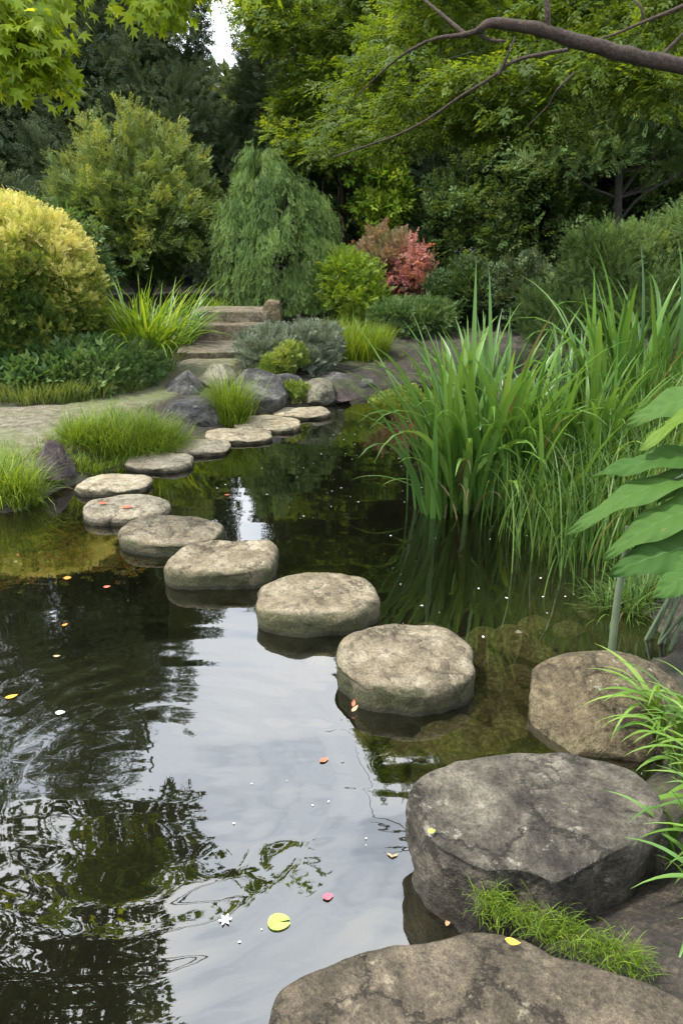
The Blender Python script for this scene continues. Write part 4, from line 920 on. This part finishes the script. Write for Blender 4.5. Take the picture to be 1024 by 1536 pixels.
def tuft(name, label, cat, base, roots, H, lean, curl, W, mat, seed, group=None, S=6, fold=0, az=None, power=1.6, part=None, hv=.32, **kw):
    g = np.random.default_rng(seed); n = len(roots); az = g.uniform(0, 6.283, n) if az is None else az
    V, F, k = blades(roots, az, H * g.uniform(1 - hv * 1.6, 1 + hv, n), np.abs(g.normal(lean, lean * .5, n)), np.abs(g.normal(curl, curl * .45, n)), W * g.uniform(.65, 1.3, n), g, S, fold, power, **kw)
    t = np.clip(g.normal(.5, .24, n), 0, 1)
    base = np.array(base); return obj(name, mesh(name, V - base, F, M[mat], np.repeat(t, k)), base, None, label, cat, group)


def scatter(cx, cy_, rx, ry, n, seed, rot=0, zoff=0, power=.5):
    g = np.random.default_rng(seed); a = g.uniform(0, 6.283, n); r = g.uniform(0, 1, n) ** power; x = np.cos(a) * r * rx; y = np.sin(a) * r * ry
    k = max(6, n // 90); j = g.integers(0, k, n); jx = x[:k][j]; jy = y[:k][j]; q = g.uniform(0, 1, n) < .72
    sx = np.where(q, jx + g.normal(0, .028, n), x); sy = np.where(q, jy + g.normal(0, .028, n), y); aa = np.where(q, np.arctan2(sy - jy, sx - jx), 0); x, y = sx, sy
    X = cx + x * math.cos(rot) - y * math.sin(rot); Y = cy_ + x * math.sin(rot) + y * math.cos(rot)
    return np.stack([X, Y, ground_z(X, Y, False) - .02 + zoff], 1), np.where(q, aa + rot + g.normal(0, .5, n), np.arctan2(Y - cy_, X - cx) + g.normal(0, .9, n))


def gtuft(label, u, v, z, rx, ry, n, H, lean, curl, W, mat, seed, group=None, rot=0, name='grass_clump', S=6, out=True, zoff=0, cat='grass', **kw):
    p = P(u, v, z); rt, az = scatter(p[0], p[1], rx, ry, n, seed, rot, zoff); return tuft(name, label, cat, (p[0], p[1], z), rt, H, lean, curl, W, mat, seed, group, S, az=az if out else None, **kw)


gtuft('wide bright green mound of fine grass between the path and the stepping stones', 190, 664, .1, .46, .24, 6000, .29, .38, 1.25, .0065, 'grass', 401, rot=.5)
gtuft('bright grass tuft at the left edge, over the reddish-brown rock', 12, 728, .12, .2, .16, 1500, .3, .3, 1.3, .006, 'grass', 402)
gtuft('narrow bright grass tuft between the jagged and the rounded grey rocks', 346, 622, .1, .13, .13, 900, .5, .18, 1.0, .008, 'grass', 403)
gtuft('strip of pale fine grass along the far edge of the path', 40, 600, .22, .75, .16, 3800, .22, .3, .8, .006, 'dryg', 404, rot=.25)
gtuft('pale fine grass by the path under the ferny clumps', 150, 588, .22, .4, .13, 2000, .2, .3, .8, .006, 'dryg', 405, rot=.6)
gtuft('bright green grass patch behind the bare soil, right of the silver shrub', 528, 512, .35, .48, .6, 3600, .4, .25, .8, .009, 'grass', 406)
gtuft('worn short grass where the path meets the big grass mound', 85, 668, .18, .6, .3, 2600, .09, .5, .6, .005, 'dryg', 407, rot=.4)
gtuft('grass behind the top step', 345, 457, .66, .5, .3, 900, .35, .4, .9, .012, 'grass', 408)
gtuft('short weedy grass on the bank between the purple-brown rock and the big grass mound', 140, 690, .08, .3, .12, 1500, .09, .5, .9, .005, 'grass', 415, rot=.6)
o = gtuft('sparse short grass on the bare soil, between the silver shrub and the reeds', 560, 530, .25, .7, .5, 700, .09, .5, .9, .006, 'dryg', 416); o['kind'] = 'stuff'
# bright iris-like clump by the steps
def iris(label, u, v, z, rx, ry, n, H, mat, seed, lean=.42, curl=1.0, W=.03):
    p = P(u, v, z); rt, az = scatter(p[0], p[1], rx, ry, n, seed); tuft('iris_clump', label, 'plant', (p[0], p[1], z), rt, H, lean, curl, W, mat, seed, 'iris clumps by the steps', 9, .2, az, 1.9, hv=.3)
iris('bright yellow-green iris-leaved clump beside the lowest step', 222, 558, .22, .28, .24, 420, 1.0, 'iris', 410, W=.034)
iris('deeper green iris-leaved clump behind the bright one, left of the top step', 262, 500, .45, .24, .25, 170, .78, 'strap', 411)

# ---- strap-leaf reeds at the right
def reed(label, roots_px, zr, n, H, seed, W, mat='strap', lean=.19, curl=.75, spread=.1, name='strap_leaf_reed', manual=(), S=14, group='reeds on the right bank'):
    g = np.random.default_rng(seed); ctr = np.array([P(u, v, zr) for u, v in roots_px]); base = ctr.mean(0); t = thing(name, label, 'reed', base, group)
    ii = g.integers(0, len(ctr), n); rt = ctr[ii] + g.normal(0, 1, (n, 3)) * [spread, spread, 0]; rt[:, 2] = np.maximum(ground_z(rt[:, 0], rt[:, 1], False), -.12) - .03
    az = np.arctan2(rt[:, 1] - base[1], rt[:, 0] - base[0]) + g.normal(0, .9, n)
    kink = g.uniform(size=n) < .3
    cu = np.abs(g.normal(curl, curl * .5, n)); cu[kink] = g.uniform(1.4, 2.3, kink.sum()); Hh = H * g.uniform(.55, 1.12, n)
    V, F, k = blades(rt, az, Hh, np.abs(g.normal(lean, lean * .6, n)), cu, W * g.uniform(.7, 1.25, n), g, S, .16, 3.0, 3.0, .5, .6)
    ac = Acc(); ac.add(V, F, np.repeat(np.clip(g.normal(.5, .22, n), 0, 1), k))
    for root, azd, h, l, c, w, tn in manual:
        V, F, k = blades(np.array([root]), np.array([R(azd)]), np.array([h]), np.array([l]), np.array([c]), np.array([w]), g, 18, .14, 2.2, 3.2, .1, .6); ac.add(V, F, tn)
    obj('leaf_blade', ac.mesh('leaf_blade', M[mat], base), parent=t)
    k = 34; rt = ctr[g.integers(0, len(ctr), k)] + g.normal(0, 1, (k, 3)) * [spread * 1.2, spread * 1.2, 0]; rt[:, 2] = np.maximum(ground_z(rt[:, 0], rt[:, 1], False), -.1)
    V, F, kk = blades(rt, g.uniform(0, 6.283, k), g.uniform(.25, .7, k), np.abs(g.normal(.3, .2, k)), g.uniform(1.2, 2.6, k), g.uniform(.012, .026, k), g, 12, .16, 2.0, 2.6, .5, .6)
    obj('dead_leaf', mesh('dead_leaf', V - base, F, M['straw'], np.repeat(g.uniform(0, 1, k), kk)), parent=t)
    return t


r0 = P(672, 762, 0); r1 = P(720, 762, 0)
reed('tall clump of broad strap leaves standing in the water, middle of the right bank', [(668, 760), (700, 756), (735, 750), (700, 735), (765, 745), (690, 715), (745, 715)], 0, 270, 1.32, 501, .056, manual=(
    (r0, 172, .72, 1.0, 1.1, .03, .8), (P(655, 740), 150, 1.3, .42, .35, .045, .75), (P(660, 745), 185, .95, .55, .9, .03, .7), (P(668, 762), 195, .55, .7, 1.6, .04, .8),
    (P(700, 765), 250, .75, .25, 2.2, .045, .85), (P(730, 765), -60, .8, .2, 2.3, .042, .75), (P(760, 760), -20, 1.05, .25, 1.6, .042, .75), (P(700, 740), 95, 1.55, .06, .1, .05, .6), (P(730, 735), 110, 1.5, .08, .12, .045, .55)))
reed('second clump of strap leaves behind the fine grassy reeds', [(800, 740), (850, 745), (800, 775), (840, 690), (780, 720), (890, 760), (900, 700)], .0, 330, 1.05, 502, .048)
reed('tall group of broad strap leaves at the right edge, above the fine reeds', [(905, 700), (940, 690), (985, 700), (1030, 700), (960, 670)], .1, 130, 1.45, 503, .06, lean=.16, curl=.6)
def reedgrass(label, px, n, H, seed, spread=.2):
    g = np.random.default_rng(seed); ctr = np.array([P(u, v, .03) for u, v in px]); ii = g.integers(0, len(ctr), n); rt = ctr[ii] + g.normal(0, 1, (n, 3)) * [spread, spread, 0]
    rt[:, 2] = np.maximum(ground_z(rt[:, 0], rt[:, 1], False), -.08) - .02; b = ctr.mean(0)
    tuft('fine_reed', label, 'reed', b, rt, H, .16, .9, .011, 'reedg', seed, 'reeds on the right bank', 9, .0, None, 2.2, hv=.35)
reedgrass('fine grassy reeds right of the tall strap-leaf clump', [(800, 790), (840, 800), (790, 775), (840, 770)], 330, .62, 511, .14)
reedgrass('fine grassy reeds behind the broad leaves at the right edge', [(880, 830), (920, 830), (900, 780), (960, 800), (1000, 780)], 750, .7, 512, .18)
reedgrass('fine grassy reeds at the far right, below the tall strap leaves', [(880, 740), (950, 740), (1010, 740), (1040, 780)], 520, .8, 513, .2)
gtuft('low wet grass at the waterline below the broad leaves', 935, 893, .03, .2, .1, 420, .24, .5, 1.2, .007, 'reedg', 514, rot=.9)

# ---- broad-leaf plant at the right edge
def broad_leaf(acc, tip, base, width, sag, roll, g, wave=.02, tint=.5, heart=.12):
    tip = np.array(tip); base = np.array(base); L = np.linalg.norm(tip - base); ax = (tip - base) / L; up = np.array([0, 0, 1.]); side = unit(np.cross(ax, up)); nr = np.cross(side, ax)
    side, nr = side * math.cos(roll) + nr * math.sin(roll), nr * math.cos(roll) - side * math.sin(roll)
    nu, nv = 30, 17; s = np.linspace(0, 1, nu)[:, None]; v = np.linspace(-1, 1, nv)[None]
    w = width * (np.sin(np.pi * np.clip(s, 0, 1) ** .62) ** .8 * .98 + .02) * (1 - .15 * s)
    back = -heart * L * (np.abs(v) ** 1.5) * (1 - s) ** 3
    ph = g.uniform(0, 6.28)
    z = -sag * (s - .35) ** 2 * L * 1.4 + .10 * width * np.abs(v) ** 1.3 - .12 * width * v ** 4 + wave * np.sin(s * 15 + ph + v * 1.5) * np.abs(v) ** 2 + .006 * np.sin(s * 40 - np.abs(v) * 7) * (np.abs(v) < .95)
    V = base + ax * (s * L + back)[..., None] + side * (w * v)[..., None] + nr * z[..., None]
    U = np.stack([s * 4 - np.abs(v) * 1.1 + 0 * v, v + 0 * s, 0 * s * v], -1).reshape(-1, 3)
    acc.add(V.reshape(-1, 3), grid_faces(nu, nv), np.clip(tint + .25 * np.abs(v) * 0 + 0 * s, 0, 1).repeat(1) if False else tint, U)


def broad_plant():
    g = np.random.default_rng(601); root = np.array((1.42, 2.85, gz(1.42, 2.85))); t = thing('broad_leaf_plant', 'plant with large blue-green pointed leaves at the right edge, over the water', 'plant', root)
    L = [((937, 622), (1080, 585), 2.95, 2.95, .09, .3, 'biglf', .8, .5), ((955, 640), (1110, 600), 2.8, 2.85, .1, .4, 'bigyl', .3, -.15), ((886, 708), (1050, 676), 2.75, 2.8, .075, .1, 'biglf', .55, .25),
         ((848, 778), (1040, 706), 2.62, 2.75, .075, .25, 'biglf', .75, .2), ((905, 816), (1060, 752), 2.55, 2.65, .085, .35, 'biglf', .7, .35), ((920, 848), (1070, 810), 2.5, 2.6, .115, .25, 'biglf', .35, .55),
         ((980, 884), (1080, 840), 2.4, 2.5, .09, .3, 'biglf', .6, .3), ((985, 735), (1120, 690), 2.75, 2.8, .09, .3, 'biglf', .85, .3)]
    for tp, bs, yt, yb, w, sag, mt, tn, roll in L:
        a = Acc(); broad_leaf(a, Q(*tp, yt), Q(*bs, yb), w, sag, roll, g, .012, tn); obj('leaf', a.mesh('leaf', M[mt], root), parent=t)
        a = Acc(); b = Q(*bs, yb); tube(a, curve_pts([root + g.normal(0, .04, 3) * [1, 1, 0], root * .5 + b * .5 + [.05, .03, .05], b + [.02, 0, -.01], b + (Q(*tp, yt) - b) * .15 - [0, 0, .004]], 16), np.linspace(.008, .005, 16), 8)
        obj('leaf_stalk', a.mesh('leaf_stalk', M['stalk'], root), parent=t)
    a = Acc(); s0 = P(918, 990, -.15); s0 = np.array((P(918, 985)[0], P(918, 985)[1], -.2)); tube(a, curve_pts([s0, Q(925, 900, s0[1]), Q(936, 840, s0[1]), Q(942, 790, s0[1])], 16), np.linspace(.017, .012, 16), 10)
    o = obj('leaf_stalk', a.mesh('leaf_stalk', M['stalk'], root), parent=t); o['label'] = 'thick pale upright stalk standing in the water'
broad_plant()

# ---- strap grass at the lower right edge
def arching():
    g = np.random.default_rng(701); base = np.array((.86, 1.62, .1)); n = 190
    rt = np.stack([g.uniform(.96, 1.18, n), g.uniform(.95, 2.25, n), np.full(n, .05)], 1); rt[:, 0] += .12 * (rt[:, 1] - 1.1)
    az = g.normal(math.pi, .8, n); V, F, k = blades(rt, az, g.uniform(.24, .46, n), np.abs(g.normal(.2, .15, n)), np.abs(g.normal(1.8, .5, n)), g.uniform(.014, .03, n), g, 14, .14, 1.5, 2.6, .3, .6)
    ac = Acc(); ac.add(V, F, np.repeat(np.clip(g.normal(.55, .22, n), 0, 1), k))
    obj('strap_grass', ac.mesh('strap_grass', M['archg'], base), base, None, 'arching bright strap grass at the right edge, beside the dark flat-topped boulder', 'grass')
arching()
def long_strap():
    g = np.random.default_rng(703); n = 110; base = np.array((.97, 1.3, .1)); rt = np.stack([g.uniform(.92, 1.16, n), g.uniform(1.0, 1.7, n), np.full(n, .04)], 1)
    V, F, k = blades(rt, g.normal(R(235), .6, n), g.uniform(.25, .46, n), np.abs(g.normal(.22, .15, n)), np.abs(g.normal(1.3, .4, n)), g.uniform(.014, .03, n), g, 14, .14, 1.6, 2.6, .3, .6)
    obj('strap_grass', mesh('strap_grass', V - base, F, M['strap'], np.repeat(np.clip(g.normal(.55, .2, n), .06, 1), k)), base, None, 'darker upright strap grass in the corner between the dark boulder and the brown slab', 'grass')
long_strap()
# ---- short grass growing in the gap between boulder and slab
def gap_grass():
    g = np.random.default_rng(702); n = 1700; tt = g.uniform(0, 1, n); line = lerp_poly([P(u, v, .17) for u, v in ((722, 1352), (770, 1372), (830, 1398), (880, 1420), (925, 1438), (955, 1450))], 200)
    rt = line[(tt * 199).astype(int)] + g.normal(0, 1, (n, 3)) * [.022, .022, .012]; az = g.normal(R(255), .9, n)
    V, F, k = blades(rt, az, g.uniform(.03, .085, n), np.abs(g.normal(.4, .3, n)), np.abs(g.normal(1.0, .5, n)), g.uniform(.0014, .003, n), g, 6, 0, 1.6)
    obj('grass_tuft', mesh('grass_tuft', V - line[100], F, M['grass'], np.repeat(np.clip(g.normal(.45, .25, n), 0, 1), k)), line[100], None, 'short fine grass growing in the gap between the dark boulder and the brown slab', 'grass')
gap_grass()

# ------------------------------------------------------------------ floating and fallen bits
def petal_mesh(name, mat, l=1., w=.5, cup=.15, n=9):
    s = np.linspace(0, 1, n); ww = w * np.sin(np.pi * s ** .8) * .5 + .005; z = cup * ((s - .5) ** 2 * 2)
    V = np.concatenate([np.stack([s - .5, ww, z + cup * ww], 1), np.stack([s - .5, 0 * s, z], 1), np.stack([s - .5, -ww, z + cup * ww], 1)]) * [l, l, l]
    F = np.concatenate([np.stack([np.arange(n - 1) + a * n, np.arange(1, n) + a * n, np.arange(1, n) + (a + 1) * n, np.arange(n - 1) + (a + 1) * n], 1) for a in (0, 1)])
    return mesh(name, V, F, M[mat])


def bit(name, label, u, v, z, size_px, mat, rot, cat, wr=.5, group=None, tilt=0, cup=.15):
    p = P(u, v, z); s = size_px / FPX * np.linalg.norm(p - [0, 0, CAM_Z]); return obj(name, petal_mesh(name, mat, s, wr, cup), (p[0], p[1], z + .003), None, label, cat, group, rot=(tilt, 0, rot))


bit('floating_leaf', 'orange-red curled leaf floating on the bright sky reflection', 486, 1141, 0, 15, 'redleaf', .6, 'leaf', .55)
bit('pink_petal', 'bright pink petal floating on the water near the lily pad', 492, 1346, 0, 15, 'pink', .3, 'petal', .75)
bit('fallen_leaf', 'golden yellow leaf lying on the brown slab', 768, 1415, .245, 20, 'yellow', -.3, 'leaf', .5, cup=.3)
bit('fallen_leaf', 'tan pointed leaf floating at the slab edge below the dark boulder', 671, 1384, 0, 15, 'tanleaf', 1.2, 'leaf', .4)
bit('fallen_leaf', 'small lime-green leaf bit lying on the dark flat-topped boulder', 647, 1248, .262, 11, 'greenbit', .2, 'leaf', .8)
bit('floating_leaf', 'yellow leaf floating at the far left of the dark water', 18, 1046, 0, 16, 'yellow', .5, 'leaf', .5)
bit('floating_leaf', 'small orange leaf floating left of the sky reflection, near the middle', 98, 938, 0, 9, 'orange', .9, 'leaf', .6)
bit('floating_leaf', 'small orange-red leaf floating below the fourth stepping stone', 161, 881, 0, 10, 'redleaf', .4, 'leaf', .7)
bit('floating_leaf', 'square orange-brown leaf floating in front of the pond weed', 102, 868, 0, 11, 'orange', .2, 'leaf', .9)
bit('floating_leaf', 'flat orange leaf floating in the dark water, small and pale', 86, 985, 0, 10, 'tanleaf', .1, 'leaf', .5)
bit('floating_leaf', 'tiny red leaf floating right of the red-patched stepping stone', 341, 743, 0, 9, 'redleaf', .1, 'leaf', .6)
bit('white_petal', 'single larger white petal on the dark water at the left', 91, 1070, 0, 13, 'white', .1, 'petal', .7)
c5 = SIDE[5]
bit('fallen_leaf', 'red leaf patch on the left of the pale stepping stone top', 155, 755, c5[2], 15, 'redleaf', .3, 'leaf', .6, cup=.05)
bit('fallen_leaf', 'red leaf patch on the right of the pale stepping stone top', 191, 761, c5[2], 17, 'redleaf', .1, 'leaf', .6, cup=.05)


def twig_bit(u, v, z, label, s=.03):
    g = np.random.default_rng(int(u)); a = Acc(); p = P(u, v, z); base = np.array((p[0], p[1], z))
    sd = ICO4_V * [s * .28, s * .16, s * .14] + [0, 0, .004]; a.add(sd, ICO4_F)
    W = [petal_mesh('wing', 'tanleaf', s * 1.1, .35, .1) for _ in (0, 1)]; o = obj('winged_seed', a.mesh('winged_seed', M['tanleaf']), base, None, label, 'seed')
    for m, an in zip(W, (.5, 2.4)): obj('wing', m, (math.cos(an) * s * .6, math.sin(an) * s * .6, .004), o, rot=(0, 0, an))
twig_bit(588, 1286, 0, 'small brown winged seed floating left of the dark boulder', .018)
def debris():
    p = P(530, 1058, .02); a = Acc(); g = np.random.default_rng(5); t = thing('leaf_scrap', 'brown and pinkish leaf scrap caught against the nearest round stepping stone', 'leaf', p)
    m1 = petal_mesh('scrap', 'redleaf', .028, .5, .3); obj('scrap', m1, (0, 0, .012), t, rot=(.3, -.9, 1.2)); m2 = petal_mesh('scrap', 'tanleaf', .035, .4, .3); obj('scrap', m2, (.005, -.012, -.005), t, rot=(.5, -.5, .6))
debris()


def lily():
    p = P(418, 1384); a = np.linspace(.25, 2 * math.pi - .02, 40); r = .026 * (1 + .04 * np.cos(3 * a)); V = np.concatenate([[[0, 0, .003]], np.stack([np.cos(a) * r * .6, np.sin(a) * r * .6, 0 * a + .003], 1), np.stack([np.cos(a) * r * 1.15, np.sin(a) * r, 0 * a + .0045], 1)])
    F3 = np.array([[0, i + 1, i + 2] for i in range(39)]); F4 = np.array([[i + 1, i + 41, i + 42, i + 2] for i in range(39)])
    obj('lily_pad', mesh('lily_pad', V, [F3, F4], M['pad']), (p[0], p[1], 0), None, 'single round light green lily pad floating near the slab', 'lily pad')
    p = P(338, 1381); ac = Acc()
    for k in range(6):
        an = k * math.pi / 3 + .2; s = np.linspace(0, 1, 6); w = .0035 * np.sin(np.pi * (s * .85 + .1)); d = np.array([math.cos(an), math.sin(an)]); n = np.array([-d[1], d[0]])
        c = d * (s * .017 + .001)[:, None]; z = .003 + .003 * s; V = np.concatenate([np.concatenate([c + n * w[:, None], z[:, None]], 1), np.concatenate([c - n * w[:, None], z[:, None]], 1)]); ac.add(V, np.array([[i, i + 6, i + 7, i + 1] for i in range(5)]))
    obj('white_flower', ac.mesh('white_flower', M['white']), (p[0], p[1], 0), None, 'tiny white star-shaped flower floating left of the lily pad', 'flower')
lily()
g = np.random.default_rng(77); pm = petal_mesh('white_petal', 'white', 1, .6, .1); k = 0; tries = 0
while k < 115 and tries < 5000:
    tries += 1
    q = g.uniform()
    if q < .62: u, v = g.uniform(430, 640), g.uniform(615, 780)
    elif q < .88: u, v = g.uniform(560, 940), g.uniform(780, 965)
    elif q < .94: u, v = g.uniform(300, 430), g.uniform(690, 800)
    else: u, v = g.uniform(330, 560), g.uniform(1150, 1480)
    p = P(u, v)
    if pond_sdf(np.array([p[0]]), np.array([p[1]]))[0] > -.12: continue
    if any(((p[0] - s[0]) / (s[3] + .06)) ** 2 + ((p[1] - s[1]) / (s[4] + .06)) ** 2 < 1 for s in SIDE.values()): continue
    s = g.uniform(.06, .135) ** 2 * (.5 if v > 1100 else 1); o = obj('white_petal', pm, (p[0], p[1], .003), None, 'tiny white petal floating on the pond, one of many', 'petal', 'white petals floating on the pond', rot=(0, 0, g.uniform(0, 6.28))); o.scale = (s, s, s); k += 1

# pond weed lying just under the surface at the left
def weed():
    g = np.random.default_rng(88); n = 1500; c = [P(u, v, -.03) for u, v in ((30, 850), (70, 845), (110, 835), (140, 828), (170, 838), (10, 858), (110, 800))]; c = np.array(c)
    Pn = c[g.integers(0, len(c), n)] + g.normal(0, 1, (n, 3)) * [.12, .1, .006]; Pn[:, 2] = np.minimum(Pn[:, 2], -.015); A = g.normal(size=(n, 3)) * [1, 1, .1]; N = np.tile([0, 0, 1.], (n, 1)) + g.normal(0, .15, (n, 3))
    V, F = stamp(SPRIG[0], SPRIG[1], Pn, A, N, np.full(n, .05)); obj('pond_weed', mesh('pond_weed', V, F, M['weed'], np.repeat(np.clip(g.normal(.5, .3, n), 0, 1), len(SPRIG[0]))), kind='stuff', label='orange and green weed under the water at the left', cat='weed')
M['weed'] = foliage_mat('pond_weed', C((.2, .085, .02), (.14, .11, .02), (.1, .15, .02)), .1)
weed()
# distant woodland closing the view behind the trees one can tell apart
def wood():
    g = np.random.default_rng(99); n = 900; x = g.uniform(-17, 17, n); y = g.uniform(23, 27, n); top = 5.4 + 1.6 * np.sin(x * .5) ; gap = np.abs(x + 4.2) < 2.3
    top = np.where(gap, 4.5, top); z = .8 + g.uniform(0, 1, n) ** .8 * top; Cn = np.stack([x, y, z], 1); O = np.tile([0, -1., .3], (n, 1))
    obj('woodland_backdrop', foliage(Cn, O, .9, 24, SPRIG_BIG, .6, g, 'greytree', 'woodland_backdrop', (0, 0, 0), flat=.9), kind='stuff', label='dark wood closing the view behind the trees', cat='wood')
wood()
